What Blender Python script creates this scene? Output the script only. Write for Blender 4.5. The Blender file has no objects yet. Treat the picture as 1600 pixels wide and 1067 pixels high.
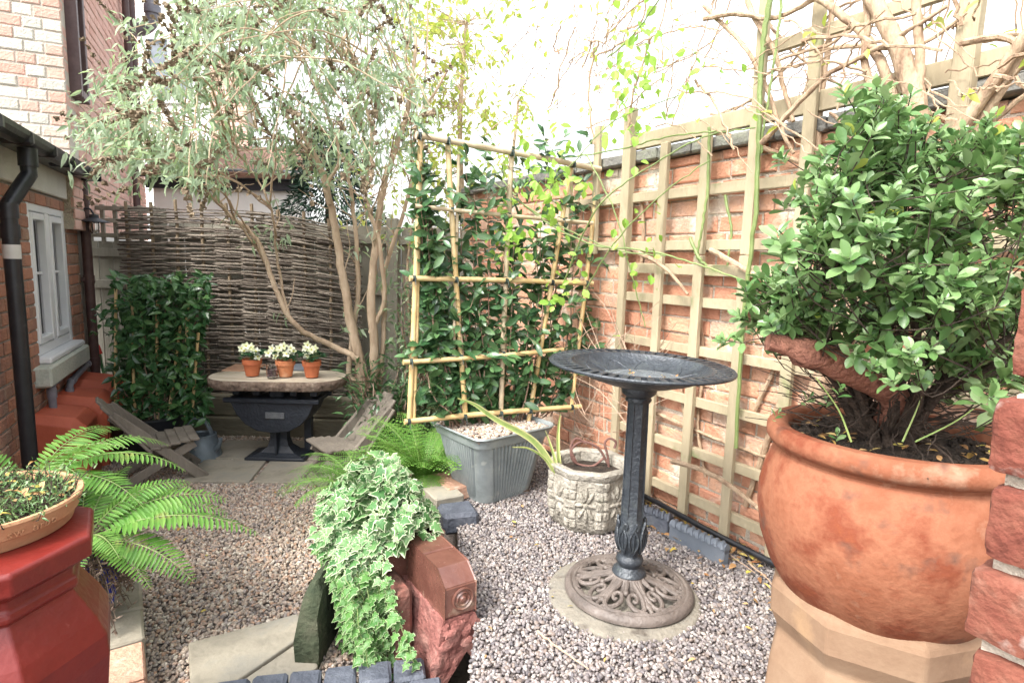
import bpy, math, random
import numpy as np
from mathutils import Vector, Matrix
rnd = random.Random(7)
rng = np.random.default_rng(7)
S = bpy.context.scene
R = math.radians
# ---------------------------------------------------------------- camera, world, sun, exposure
F = 920.0; EYE = Vector((0, 0, 1.45)); PITCH = R(7.7); ROLL = R(1.5)
cd = bpy.data.cameras.new('camera'); cam = bpy.data.objects.new('camera', cd); S.collection.objects.link(cam)
cd.sensor_width = 36; cd.lens = 36 * F / 1600; cd.clip_start = .02; cd.clip_end = 500
CM = Matrix.Rotation(math.pi / 2 - PITCH, 3, 'X') @ Matrix.Rotation(ROLL, 3, 'Z')
cam.matrix_world = Matrix.Translation(EYE) @ CM.to_4x4()
S.camera = cam
SUN_EL, SUN_AZ = R(52), R(-138)          # azimuth measured from +Y towards +X
world = bpy.data.worlds.new('World'); S.world = world; world.use_nodes = True
wn, wl = world.node_tree.nodes, world.node_tree.links
sky = wn.new('ShaderNodeTexSky'); sky.sky_type = 'NISHITA'; sky.sun_disc = False
sky.sun_elevation = SUN_EL; sky.sun_rotation = SUN_AZ; sky.dust_density = 4; sky.air_density = 1.2; sky.ozone_density = .6
hs = wn.new('ShaderNodeHueSaturation'); hs.inputs['Saturation'].default_value = .22; hs.inputs['Value'].default_value = 2.1
wl.new(sky.outputs[0], hs.inputs['Color']); wl.new(hs.outputs[0], wn['Background'].inputs[0])
wn['Background'].inputs[1].default_value = .15
sl = bpy.data.lights.new('sun', 'SUN'); sl.energy = 2.0; sl.angle = R(11); sl.color = (1, .95, .87)
so = bpy.data.objects.new('sun', sl); S.collection.objects.link(so)
sd = Vector((math.sin(SUN_AZ) * math.cos(SUN_EL), math.cos(SUN_AZ) * math.cos(SUN_EL), math.sin(SUN_EL)))
so.rotation_euler = sd.to_track_quat('Z', 'Y').to_euler(); so.location = sd * 20
S.view_settings.view_transform = 'Standard'; S.view_settings.look = 'None'
S.view_settings.exposure = 1.0; S.view_settings.gamma = 1
S.cycles.max_bounces = 7; S.cycles.transparent_max_bounces = 12

# ---------------------------------------------------------------- survey helpers (measured from the photograph)
def ray(x, y): return CM @ Vector(((x - 800) / F, -(y - 533.5) / F, -1))
def A(x, y, Y): r = ray(x, y); return EYE + r * (Y / r.y)
def AZ(x, y, z): r = ray(x, y); return EYE + r * ((z - EYE.z) / r.z)
WR = Vector((1.099, 2.334, 0)); DR = Vector((-.527, .85, 0)); NR = Vector((-.85, -.527, 0))     # garden wall on the right
WL = Vector((-3.2, 4.24, 0)); DL = Vector((-.423, .906, 0)); NL = Vector((.906, .423, 0))        # cottage wall on the left
def onp(x, y, W, N): r = ray(x, y); return EYE + r * (((W - EYE).dot(N)) / r.dot(N))
def AW(x, y, off=.06): return onp(x, y, WR + NR * off, NR)
def AL(x, y, off=0): return onp(x, y, WL + NL * off, NL)
def V(*a): return Vector(a)

# ---------------------------------------------------------------- materials
def mat(name, cols, rough=.6, scale=8, bump=.2, bscale=60, island=0., spec=.4, metal=0, transl=0, edge=None, stretch=None, coat=0, dirt=None):
    m = bpy.data.materials.new(name); m.use_nodes = True
    n, l = m.node_tree.nodes, m.node_tree.links
    b = n['Principled BSDF']; out = n['Material Output']
    b.inputs['Roughness'].default_value = rough; b.inputs['Metallic'].default_value = metal
    b.inputs['Specular IOR Level'].default_value = spec
    if coat: b.inputs['Coat Weight'].default_value = coat; b.inputs['Coat Roughness'].default_value = .25
    tc = n.new('ShaderNodeTexCoord'); mp = n.new('ShaderNodeMapping'); l.new(tc.outputs['Object'], mp.inputs[0])
    if stretch: mp.inputs['Scale'].default_value = stretch
    nz = n.new('ShaderNodeTexNoise'); nz.inputs['Scale'].default_value = scale; nz.inputs['Detail'].default_value = 7; nz.inputs['Roughness'].default_value = .65
    l.new(mp.outputs[0], nz.inputs['Vector'])
    fac = nz.outputs[0]
    st = n.new('ShaderNodeMapRange'); st.inputs[1].default_value = .3; st.inputs[2].default_value = .7; l.new(fac, st.inputs[0]); fac = st.outputs[0]
    if island:
        g = n.new('ShaderNodeNewGeometry'); mx = n.new('ShaderNodeMix'); mx.inputs[0].default_value = island
        l.new(fac, mx.inputs[2]); l.new(g.outputs['Random Per Island'], mx.inputs[3]); fac = mx.outputs[0]
    r = n.new('ShaderNodeValToRGB'); e = r.color_ramp.elements
    while len(e) < len(cols): e.new(.5)
    for i, c in enumerate(cols): e[i].position = i / max(1, len(cols) - 1); e[i].color = (*c, 1)
    l.new(fac, r.inputs[0]); col = r.outputs[0]
    if dirt:
        dn = n.new('ShaderNodeTexNoise'); dn.inputs['Scale'].default_value = dirt[1]; dn.inputs['Detail'].default_value = 9; l.new(tc.outputs['Object'], dn.inputs['Vector'])
        dm = n.new('ShaderNodeMapRange'); dm.inputs[1].default_value = dirt[2]; dm.inputs[2].default_value = dirt[2] + .12; l.new(dn.outputs[0], dm.inputs[0])
        x = n.new('ShaderNodeMix'); x.data_type = 'RGBA'; l.new(dm.outputs[0], x.inputs[0]); l.new(col, x.inputs[6]); x.inputs[7].default_value = (*dirt[0], 1); col = x.outputs[2]
    if edge:
        at = n.new('ShaderNodeAttribute'); at.attribute_name = 'edge'
        em = n.new('ShaderNodeMapRange'); em.inputs[1].default_value = edge[1]; em.inputs[2].default_value = edge[1] + .15; l.new(at.outputs['Fac'], em.inputs[0])
        x = n.new('ShaderNodeMix'); x.data_type = 'RGBA'; l.new(em.outputs[0], x.inputs[0]); l.new(col, x.inputs[6]); x.inputs[7].default_value = (*edge[0], 1); col = x.outputs[2]
    l.new(col, b.inputs['Base Color'])
    if bump:
        bn = n.new('ShaderNodeTexNoise'); bn.inputs['Scale'].default_value = bscale; bn.inputs['Detail'].default_value = 8; l.new(mp.outputs[0], bn.inputs['Vector'])
        bp = n.new('ShaderNodeBump'); bp.inputs['Strength'].default_value = bump; bp.inputs['Distance'].default_value = .02
        l.new(bn.outputs[0], bp.inputs['Height']); l.new(bp.outputs[0], b.inputs['Normal'])
        rm = n.new('ShaderNodeMapRange'); rm.inputs[3].default_value = max(0, rough - .12); rm.inputs[4].default_value = min(1, rough + .15); l.new(bn.outputs[0], rm.inputs[0]); l.new(rm.outputs[0], b.inputs['Roughness'])
    if transl:
        t = n.new('ShaderNodeBsdfTranslucent'); hsn = n.new('ShaderNodeHueSaturation'); hsn.inputs['Value'].default_value = 1.5; hsn.inputs['Hue'].default_value = .485
        l.new(col, hsn.inputs['Color']); l.new(hsn.outputs[0], t.inputs[0])
        ms = n.new('ShaderNodeMixShader'); ms.inputs[0].default_value = transl; l.new(b.outputs[0], ms.inputs[1]); l.new(t.outputs[0], ms.inputs[2]); l.new(ms.outputs[0], out.inputs[0])
    return m
M = {}
def dm(key, *a, **k): M[key] = mat(key, *a, **k)
dm('pebble_mauve', [(.035,.031,.033),(.16,.138,.136),(.23,.20,.195),(.08,.073,.08),(.40,.365,.34),(.165,.125,.105),(.32,.29,.28),(.055,.05,.055)], .55, 60, .15, 200, island=.85)
dm('pebble_warm', [(.11,.085,.07),(.34,.26,.205),(.43,.35,.28),(.17,.14,.125),(.56,.50,.42),(.38,.23,.15),(.32,.275,.25),(.10,.085,.08)], .55, 60, .15, 200, island=.85)
dm('grit', [(.09,.075,.07),(.2,.165,.15)], .95, 90, .8, 150)
dm('soil', [(.012,.009,.007),(.035,.025,.018),(.06,.04,.028)], .95, 30, 1, 60)
dm('earth', [(.04,.03,.022),(.10,.08,.06)], .95, 6, .8, 40)
dm('brick_red', [(.42,.19,.125),(.54,.27,.17),(.48,.22,.14),(.60,.34,.22),(.47,.29,.21),(.62,.46,.34)], .92, 14, .5, 70, island=.6, dirt=((.64,.55,.45),5,.56))
dm('mortar', [(.42,.36,.29),(.58,.51,.42)], .95, 30, .8, 90)
dm('mortar_pale', [(.50,.45,.38),(.60,.54,.47)], .95, 30, .5, 90)
dm('mortar_dark', [(.24,.21,.18),(.36,.32,.28)], .95, 30, .8, 90)
dm('brick_cottage', [(.34,.14,.09),(.42,.20,.13),(.28,.15,.11),(.40,.27,.19)], .9, 14, .5, 80, island=.65)
dm('brick_pale', [(.60,.53,.43),(.47,.45,.39),(.66,.61,.52),(.52,.36,.29),(.56,.32,.25),(.60,.53,.43)], .9, 10, .4, 60, island=.85)
dm('brick_flat', [(.36,.19,.13),(.46,.27,.19),(.40,.22,.15)], .92, 12, .5, 60, dirt=((.5,.42,.34),12,.6))
dm('brick_side', [(.56,.30,.24),(.66,.42,.35),(.60,.36,.30)], .9, 12, .4, 60, island=.6)
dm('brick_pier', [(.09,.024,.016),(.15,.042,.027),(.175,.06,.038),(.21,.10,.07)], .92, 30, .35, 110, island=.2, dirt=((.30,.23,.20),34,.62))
dm('render_white', [(.78,.77,.74),(.84,.83,.8)], .85, 5, .15, 60)
dm('fascia', [(.52,.50,.45),(.62,.6,.55)], .8, 6, .2, 60)
dm('stone_sill', [(.42,.46,.40),(.56,.56,.50)], .85, 9, .4, 60)
dm('white_paint', [(.74,.75,.78),(.80,.81,.83)], .35, 6, .04, 30, spec=.5)
dm('glass_dark', [(.03,.035,.04),(.07,.075,.08)], .08, 3, 0, spec=.6)
dm('black_plastic', [(.010,.011,.014),(.022,.023,.027)], .35, 12, .06, 50, spec=.5, dirt=((.08,.08,.075),12,.66))
dm('brown_plastic', [(.06,.03,.03),(.1,.06,.055)], .5, 12, .05, 50)
dm('grey_plastic', [(.14,.14,.17),(.22,.22,.25)], .45, 12, .05, 50)
dm('pipe_label', [(.5,.49,.45),(.6,.58,.55)], .4, 20, .02)
dm('box_paint', [(.40,.085,.045),(.50,.12,.065)], .6, 5, .12, 70)
dm('timber_green', [(.265,.23,.145),(.39,.325,.22),(.47,.38,.27)], .85, 5, .4, 40, island=.5, stretch=(1,1,.25), dirt=((.18,.21,.09),7,.60))
dm('timber_grey', [(.10,.085,.07),(.185,.16,.13),(.27,.235,.20)], .85, 7, .5, 50, island=.5, stretch=(1,1,.2))
dm('fence_board', [(.20,.19,.15),(.30,.28,.23),(.36,.34,.28)], .9, 5, .4, 50, island=.6, stretch=(3,3,.3))
dm('sleeper', [(.13,.12,.085),(.24,.21,.15)], .9, 5, .6, 40, stretch=(.3,1,1))
dm('hazel', [(.035,.027,.022),(.12,.095,.075),(.26,.22,.18),(.08,.062,.05),(.18,.15,.12)], .8, 25, .4, 60, island=.75)
dm('hazel_stake', [(.16,.12,.075),(.28,.21,.14)], .8, 20, .4, 60)
dm('bamboo', [(.46,.30,.12),(.58,.41,.19),(.62,.48,.27)], .4, 6, .1, 40, stretch=(1,1,.5), island=.3, spec=.5, dirt=((.30,.19,.08),14,.62))
dm('bamboo_old', [(.45,.34,.22),(.60,.49,.34)], .55, 6, .1, 40, island=.3)
dm('bamboo_node', [(.22,.14,.06),(.38,.25,.1)], .6, 20, .1)
dm('tie', [(.01,.014,.014),(.06,.09,.08)], .5, 20, .1)
dm('bark_tan', [(.28,.20,.13),(.44,.33,.23),(.54,.43,.31)], .85, 14, .35, 60, stretch=(1,1,.3))
dm('bark_climber', [(.18,.11,.07),(.34,.235,.155),(.42,.31,.21),(.28,.18,.12)], .85, 22, .6, 70, stretch=(1,1,.35))
dm('coping_stone', [(.09,.09,.085),(.17,.165,.15),(.22,.23,.17)], .9, 12, .5, 60, island=.3)
dm('bark_brown', [(.16,.10,.07),(.32,.21,.15),(.42,.31,.24)], .85, 16, .7, 60, stretch=(1,1,.4))
dm('bark_dark', [(.025,.018,.014),(.08,.055,.04)], .9, 20, .7, 60)
dm('limb_red', [(.14,.055,.04),(.34,.15,.10),(.22,.09,.065)], .9, 34, 1, 70)
dm('twig', [(.30,.20,.14),(.46,.34,.25)], .8, 20, .2, 60, island=.5)
dm('stem_green', [(.13,.18,.06),(.22,.28,.10)], .5, 12, .15, 60)
dm('leaf_camellia', [(.022,.065,.026),(.05,.12,.045),(.10,.19,.07),(.04,.09,.042)], .28, 20, .1, 60, island=.8, spec=.5, transl=.15)
dm('leaf_laurel', [(.018,.06,.022),(.04,.11,.035),(.09,.18,.06)], .28, 20, .1, 60, island=.8, spec=.5, transl=.15)
dm('leaf_pot_shrub', [(.05,.13,.04),(.10,.195,.06),(.165,.275,.10),(.28,.385,.20)], .32, 12, .1, 60, island=.8, spec=.5, transl=.22)
dm('leaf_sage', [(.14,.21,.11),(.24,.33,.20),(.35,.43,.31),(.26,.37,.17),(.48,.54,.43)], .6, 12, .1, 60, island=.85, transl=.4)
dm('leaf_yellowgreen', [(.22,.33,.05),(.36,.45,.08),(.45,.48,.12),(.2,.38,.08)], .5, 12, .1, 60, island=.8, transl=.45)
dm('leaf_lime', [(.18,.36,.05),(.30,.48,.09)], .4, 12, .1, 60, island=.8, transl=.4)
dm('leaf_yew', [(.008,.03,.016),(.02,.06,.03)], .6, 12, .1, 60, island=.8)
dm('leaf_variegated', [(.10,.20,.09),(.20,.30,.15),(.40,.46,.30)], .45, 12, .1, 60, island=.8, transl=.2)
dm('leaf_fern', [(.06,.17,.025),(.11,.25,.045),(.19,.32,.075)], .5, 10, .1, 60, island=.6, transl=.35, dirt=((.26,.20,.07),7,.66))
dm('leaf_fern_deep', [(.06,.18,.03),(.12,.27,.045),(.20,.33,.07)], .5, 10, .1, 60, island=.5, transl=.35)
dm('leaf_ivy', [(.03,.10,.03),(.065,.17,.05),(.12,.24,.085),(.22,.33,.16)], .42, 40, .1, 60, island=.7, transl=.2, edge=((.42,.48,.31),.62))
dm('leaf_ivy_low', [(.035,.12,.022),(.075,.19,.04),(.12,.25,.07)], .42, 40, .1, 60, island=.7, transl=.2, edge=((.28,.36,.18),.7))
dm('leaf_strap', [(.22,.36,.10),(.48,.56,.22)], .4, 10, .05, 60, transl=.3, edge=((.66,.66,.32),.6))
dm('leaf_dead', [(.18,.08,.03),(.34,.19,.08),(.40,.27,.13),(.48,.42,.08),(.32,.12,.06)], .7, 20, .2, 60, island=.95)
dm('leaf_hellebore', [(.02,.07,.03),(.05,.13,.05)], .4, 20, .1, 60, island=.8, transl=.15)
dm('petal', [(.70,.76,.42),(.82,.84,.66),(.85,.85,.78)], .5, 60, .05, island=.8, transl=.3)
dm('petal_eye', [(.62,.55,.06),(.5,.5,.05)], .6, 60, .05)
dm('seedhead', [(.13,.095,.06),(.26,.20,.13)], .9, 30, .5, 60, island=.7)
dm('terracotta', [(.42,.13,.055),(.56,.22,.10),(.50,.18,.07)], .75, 7, .25, 60, dirt=((.58,.36,.23),5,.56))
dm('terracotta_weathered', [(.255,.073,.027),(.185,.05,.025),(.28,.112,.062),(.225,.078,.04),(.33,.19,.125)], .8, 5.0, .16, 70, spec=.25, dirt=((.13,.065,.045),15,.60))
dm('terracotta_pale', [(.36,.185,.09),(.46,.27,.15),(.42,.22,.115)], .88, 9, .12, 90, dirt=((.30,.16,.09),14,.62))
dm('terracotta_small', [(.42,.11,.045),(.50,.16,.07)], .7, 9, .1, 60)
dm('buff_clay', [(.17,.10,.06),(.235,.148,.093),(.285,.193,.125)], .85, 5, .08, 90, dirt=((.33,.21,.12),7,.62))
dm('red_gloss', [(.11,.009,.007),(.16,.015,.011),(.13,.011,.009)], .40, 6, .12, 45, spec=.45, coat=.1, dirt=((.28,.08,.07),26,.70))
dm('glazed_brown', [(.10,.04,.03),(.17,.075,.055)], .22, 8, .1, 40, spec=.6, coat=.3, dirt=((.38,.31,.22),9,.60))
dm('render_pink', [(.15,.05,.042),(.24,.095,.08),(.34,.18,.15)], .9, 12, .9, 40)
dm('render_dark', [(.05,.025,.02),(.13,.06,.045),(.22,.08,.06)], .8, 9, .6, 40)
dm('galvanised', [(.22,.25,.25),(.29,.325,.33),(.35,.38,.38)], .5, 9, .1, 50, metal=.35, spec=.5, dirt=((.42,.44,.42),16,.64))
dm('zinc', [(.13,.16,.19),(.22,.26,.29)], .5, 10, .12, 40, metal=.4, dirt=((.36,.37,.36),16,.62))
dm('cast_stone', [(.21,.19,.155),(.31,.285,.24),(.40,.37,.32)], .95, 14, .8, 60, dirt=((.20,.20,.15),9,.64))
dm('york_stone', [(.19,.17,.135),(.29,.26,.205),(.23,.22,.19)], .85, 5, .25, 50, dirt=((.26,.23,.18),3,.62))
dm('blue_brick', [(.045,.052,.068),(.09,.10,.125),(.15,.16,.18)], .6, 14, .4, 60, island=.3)
dm('damp_stone', [(.13,.12,.10),(.21,.19,.155),(.17,.16,.14)], .9, 9, .4, 60, dirt=((.10,.085,.07),14,.58))
dm('slate', [(.11,.13,.16),(.17,.19,.22)], .5, 6, .1, 40)
dm('slate_warm', [(.40,.22,.14),(.50,.30,.20)], .55, 6, .1, 40)
dm('iron_black', [(.018,.022,.028),(.035,.042,.052),(.06,.07,.075)], .42, 18, .3, 90, spec=.6, metal=.2, dirt=((.12,.145,.13),30,.66))
dm('iron_brown', [(.07,.057,.05),(.12,.098,.086),(.165,.138,.122)], .55, 16, .3, 90, spec=.5)
dm('cast_iron', [(.008,.011,.017),(.02,.025,.034)], .45, 14, .25, 60, spec=.5)
dm('plate_metal', [(.08,.085,.095),(.14,.145,.15)], .5, 20, .2)
dm('rust', [(.10,.045,.035),(.22,.12,.10)], .85, 20, .4)
dm('stump_wood', [(.34,.28,.21),(.46,.40,.31),(.54,.48,.39)], .85, 6, .3, 50, stretch=(.4,2,1))
dm('bark_edge', [(.05,.035,.028),(.17,.12,.09),(.28,.22,.17)], .9, 18, 1, 40)
dm('blue_glaze', [(.02,.03,.30),(.04,.06,.45)], .15, 6, .05, 40, spec=.6)
dm('moss_stone', [(.02,.03,.015),(.045,.055,.03),(.085,.085,.055)], .95, 9, .8, 40)
dm('candle_glass', [(.10,.06,.065),(.16,.10,.11)], .2, 8, .02, spec=.5)
dm('red_plastic', [(.55,.03,.03),(.65,.05,.04)], .4, 8, .02)
dm('hose', [(.05,.16,.06),(.07,.2,.07)], .5, 8, .02)
dm('roof_slate', [(.10,.10,.12),(.17,.17,.19)], .7, 6, .3, 30)
dm('roof_tile', [(.16,.09,.065),(.26,.15,.11)], .9, 10, .5, 40)
dm('felt', [(.05,.05,.055),(.10,.10,.105)], .9, 14, .4, 60)
gl = bpy.data.materials.new('clear_glass'); gl.use_nodes = True
gb = gl.node_tree.nodes['Principled BSDF']; gb.inputs['Transmission Weight'].default_value = 1; gb.inputs['Roughness'].default_value = .02
gb.inputs['Base Color'].default_value = (.95, .97, .97, 1); gb.inputs['IOR'].default_value = 1.45; M['clear_glass'] = gl
wt = bpy.data.materials.new('water'); wt.use_nodes = True
gb = wt.node_tree.nodes['Principled BSDF']; gb.inputs['Transmission Weight'].default_value = .9; gb.inputs['Roughness'].default_value = .02
gb.inputs['Base Color'].default_value = (.8, .85, .85, 1); gb.inputs['IOR'].default_value = 1.33; M['water'] = wt

# ---------------------------------------------------------------- mesh helpers
class MB:
    def __init__(s): s.v = []; s.f = []; s.m = []; s.e = []; s.n = 0; s.smooth = []
    def add(s, v, f, m=0, sm=False, e=None):
        v = np.asarray(v, dtype=np.float32).reshape(-1, 3); s.v.append(v)
        s.f += [tuple(i + s.n for i in q) for q in f]; s.m += [m] * len(f); s.smooth += [sm] * len(f)
        s.e.append(np.zeros(len(v), np.float32) if e is None else np.asarray(e, np.float32)); s.n += len(v)
    def box(s, c, size, rot=None, m=0, bev=0, jit=0):
        hx, hy, hz = [q / 2 for q in size]; c = Vector(c)
        if rot is None: rot = Matrix.Identity(3)
        elif isinstance(rot, (int, float)): rot = Matrix.Rotation(rot, 3, 'Z')
        if bev <= 0:
            vs = [(x, y, z) for x in (-hx, hx) for y in (-hy, hy) for z in (-hz, hz)]
            fs = [(0, 1, 3, 2), (4, 6, 7, 5), (0, 4, 5, 1), (2, 3, 7, 6), (0, 2, 6, 4), (1, 5, 7, 3)]
        else:
            b = min(bev, hx * .9, hy * .9, hz * .9); vs = []; idx = {}
            for sx in (-1, 1):
                for sy in (-1, 1):
                    for sz in (-1, 1):
                        for a in range(3):
                            p = [sx * (hx - b), sy * (hy - b), sz * (hz - b)]; p[a] = (sx * hx, sy * hy, sz * hz)[a]
                            idx[(sx, sy, sz, a)] = len(vs); vs.append(tuple(p))
            fs = []
            for a in range(3):
                u, w = [k for k in range(3) if k != a]
                for sg in (-1, 1):
                    q = []
                    for (su, sw) in ((-1, -1), (1, -1), (1, 1), (-1, 1)):
                        k = [0, 0, 0]; k[a] = sg; k[u] = su; k[w] = sw; q.append(idx[(*k, a)])
                    fs.append(tuple(q))
            for a in range(3):
                u, w = [k for k in range(3) if k != a]
                for su in (-1, 1):
                    for sw in (-1, 1):
                        k0 = [0, 0, 0]; k1 = [0, 0, 0]; k0[a] = -1; k1[a] = 1; k0[u] = k1[u] = su; k0[w] = k1[w] = sw
                        fs.append((idx[(*k0, u)], idx[(*k1, u)], idx[(*k1, w)], idx[(*k0, w)]))
            for sx in (-1, 1):
                for sy in (-1, 1):
                    for sz in (-1, 1): fs.append(tuple(idx[(sx, sy, sz, a)] for a in range(3)))
        out = []
        for p in vs:
            q = Vector(p)
            if jit: q += Vector([rnd.uniform(-jit, jit) for _ in range(3)])
            out.append(c + rot @ q)
        s.add(out, fs, m); return s
    def bar(s, p, q, w, h, up=(0, 0, 1), m=0, bev=0, jit=0):       # a board from p to q, w across, h along 'up'
        p, q = Vector(p), Vector(q); d = (q - p); L = d.length; d.normalize(); u = Vector(up); x = d.cross(u).normalized(); u = x.cross(d)
        return s.box((p + q) / 2, (w, L, h), Matrix((x, d, u)).transposed(), m, bev, jit)
    def tube(s, pts, r, n=8, m=0, cap=True, sm=True, wob=0):
        pts = [Vector(p) for p in pts]; k = len(pts)
        if not hasattr(r, '__len__'): r = [r] * k
        elif len(r) == 2 and k > 2: r = [r[0] + (r[1] - r[0]) * i / (k - 1) for i in range(k)]
        t = (pts[1] - pts[0]).normalized(); nrm = t.orthogonal().normalized(); vs = []
        for i in range(k):
            t2 = (pts[min(i + 1, k - 1)] - pts[max(i - 1, 0)])
            if t2.length < 1e-9: t2 = t
            t2.normalize(); nrm = (nrm - t2 * nrm.dot(t2)); nrm = nrm.normalized() if nrm.length > 1e-6 else t2.orthogonal().normalized(); bn = t2.cross(nrm)
            for j in range(n):
                a = 2 * math.pi * j / n; rr = r[i] * (1 + (rnd.uniform(-wob, wob) if wob else 0))
                vs.append(pts[i] + nrm * (math.cos(a) * rr) + bn * (math.sin(a) * rr))
        fs = [(i * n + j, i * n + (j + 1) % n, (i + 1) * n + (j + 1) % n, (i + 1) * n + j) for i in range(k - 1) for j in range(n)]
        if cap: fs += [tuple(range(n))[::-1], tuple((k - 1) * n + j for j in range(n))]
        s.add(vs, fs, m, sm); return s
    def lathe(s, prof, n=32, c=(0, 0, 0), m=0, sm=True, tilt=None, a0=0, cap=False, wob=None):
        c = Vector(c); vs = []
        for (r, z) in prof:
            for j in range(n):
                a = a0 + 2 * math.pi * j / n; rr = r * (wob(a, z) if wob else 1)
                p = Vector((rr * math.cos(a), rr * math.sin(a), z)); vs.append(c + (tilt @ p if tilt else p))
        k = len(prof)
        fs = [(i * n + j, i * n + (j + 1) % n, (i + 1) * n + (j + 1) % n, (i + 1) * n + j) for i in range(k - 1) for j in range(n)]
        if cap: fs += [tuple(range(n))[::-1], tuple((k - 1) * n + j for j in range(n))]
        s.add(vs, fs, m, sm); return s
    def prism(s, poly, z0, z1, m=0):
        n = len(poly); vs = [(p[0], p[1], z0) for p in poly] + [(p[0], p[1], z1) for p in poly]
        s.add(vs, [tuple(range(n))[::-1], tuple(range(n, 2 * n))] + [(i, (i + 1) % n, n + (i + 1) % n, n + i) for i in range(n)], m); return s
    def ico(s, c, r, m=0, jit=.15, rot=None):
        c = Vector(c); r = Vector(r if hasattr(r, '__len__') else (r, r, r)); o = []
        for p in ICO[0]:
            q = Vector(p) * (1 + rnd.uniform(-jit, jit)); q = Vector((q.x * r.x, q.y * r.y, q.z * r.z)); o.append(c + (rot @ q if rot else q))
        s.add(o, ICO[1], m, True); return s
    def scatter(s, tmpl, frames, m=0, sm=False):      # frames: (pos, xdir(length), side, normal, size)
        tv, tf, te = tmpl; tv = np.array(tv, np.float32); K = len(tv)
        if not frames: return s
        P = np.array([f[0][:] for f in frames], np.float32); X = np.array([f[1][:] for f in frames], np.float32)
        N = np.array([f[2][:] for f in frames], np.float32); sz = np.array([f[3] for f in frames], np.float32)
        X /= np.linalg.norm(X, axis=1, keepdims=True) + 1e-9
        N = N - X * (N * X).sum(1, keepdims=True); nl = np.linalg.norm(N, axis=1, keepdims=True)
        bad = nl[:, 0] < 1e-4; N[bad] = np.cross(X[bad], np.array([.3, .9, .1])); N /= np.linalg.norm(N, axis=1, keepdims=True) + 1e-9
        Y = np.cross(N, X)
        tw = np.ones((len(frames), K, 3), np.float32) * tv[None]
        co = P[:, None] + sz[:, None, None] * (tw[..., 0:1] * X[:, None] + tw[..., 1:2] * Y[:, None] + tw[..., 2:3] * N[:, None])
        s.v.append(co.reshape(-1, 3)); s.e.append(np.tile(np.array(te, np.float32), len(frames)))
        for i in range(len(frames)):
            b = s.n + i * K
            for q in tf: s.f.append(tuple(b + a for a in q))
        nf = len(tf) * len(frames); s.m += [m] * nf; s.smooth += [sm] * nf; s.n += K * len(frames); return s
    def build(s, name, mats, parent=None, origin=None, edge=False):
        co = np.concatenate(s.v) if s.v else np.zeros((0, 3), np.float32)
        o = bpy.data.objects.new(name, None) if False else None
        me = bpy.data.meshes.new(name)
        if parent is not None: off = root_loc(parent)
        elif origin is not None: off = np.array(origin[:], np.float32)
        else: lo, hi = co.min(0), co.max(0); off = np.array([(lo[0] + hi[0]) / 2, (lo[1] + hi[1]) / 2, lo[2]], np.float32)
        co = co - off
        lt = np.array([len(q) for q in s.f], np.int32); ls = np.concatenate([[0], np.cumsum(lt)[:-1]]).astype(np.int32)
        li = np.array([i for q in s.f for i in q], np.int32)
        me.vertices.add(len(co)); me.vertices.foreach_set('co', co.astype(np.float32).ravel())
        me.loops.add(len(li)); me.loops.foreach_set('vertex_index', li)
        me.polygons.add(len(lt)); me.polygons.foreach_set('loop_start', ls); me.polygons.foreach_set('loop_total', lt)
        me.polygons.foreach_set('material_index', np.array(s.m, np.int32)); me.polygons.foreach_set('use_smooth', np.array(s.smooth, bool))
        me.update(calc_edges=True); me.validate()
        if any(s.smooth) and len(s.f) < 60000: me.set_sharp_from_angle(angle=R(42))
        if edge:
            at = me.attributes.new('edge', 'FLOAT', 'POINT'); at.data.foreach_set('value', np.concatenate(s.e))
        for k in (mats if isinstance(mats, (list, tuple)) else [mats]): me.materials.append(M[k])
        ob = bpy.data.objects.new(name, me); S.collection.objects.link(ob)
        if parent is not None: ob.parent = parent
        else: ob.location = Vector([float(q) for q in off])
        return ob
def root_loc(o):
    while o.parent: o = o.parent
    return np.array(o.location[:], np.float32)
def icosphere(sub):
    import bmesh
    bm = bmesh.new(); bmesh.ops.create_icosphere(bm, subdivisions=sub, radius=1)
    r = ([tuple(v.co) for v in bm.verts], [tuple(v.index for v in f.verts) for f in bm.faces]); bm.free(); return r
ICO = icosphere(2); ICO3 = icosphere(3); ICO1 = icosphere(1)
def tag(o, label=None, cat=None, group=None, kind=None):
    if label: o['label'] = label
    if cat: o['category'] = cat
    if group: o['group'] = group
    if kind: o['kind'] = kind
    return o
def thing(name, label, cat, loc=(0, 0, 0), group=None):
    o = bpy.data.objects.new(name, None); S.collection.objects.link(o); o.location = loc; o.empty_display_size = .1
    return tag(o, label, cat, group)
def smoothmod(o, lv=1):
    md = o.modifiers.new('sub', 'SUBSURF'); md.levels = lv; md.render_levels = lv; return o
def bevelmod(o, w=.004, seg=2):
    md = o.modifiers.new('bevel', 'BEVEL'); md.width = w; md.segments = seg; md.limit_method = 'ANGLE'; return o
def rv(a=1.): return Vector((rnd.uniform(-a, a), rnd.uniform(-a, a), rnd.uniform(-a, a)))
def curve(pts, n=6, jit=0.):        # Catmull-Rom through pts
    pts = [Vector(p) for p in pts]; o = []
    P = [pts[0] * 2 - pts[1]] + pts + [pts[-1] * 2 - pts[-2]]
    for i in range(1, len(P) - 2):
        for k in range(n):
            t = k / n; a, b, c, d = P[i - 1], P[i], P[i + 1], P[i + 2]
            q = .5 * ((2 * b) + (c - a) * t + (2 * a - 5 * b + 4 * c - d) * t * t + (3 * b - a - 3 * c + d) * t ** 3)
            o.append(q + rv(jit) if jit else q)
    return o + [pts[-1]]
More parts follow.
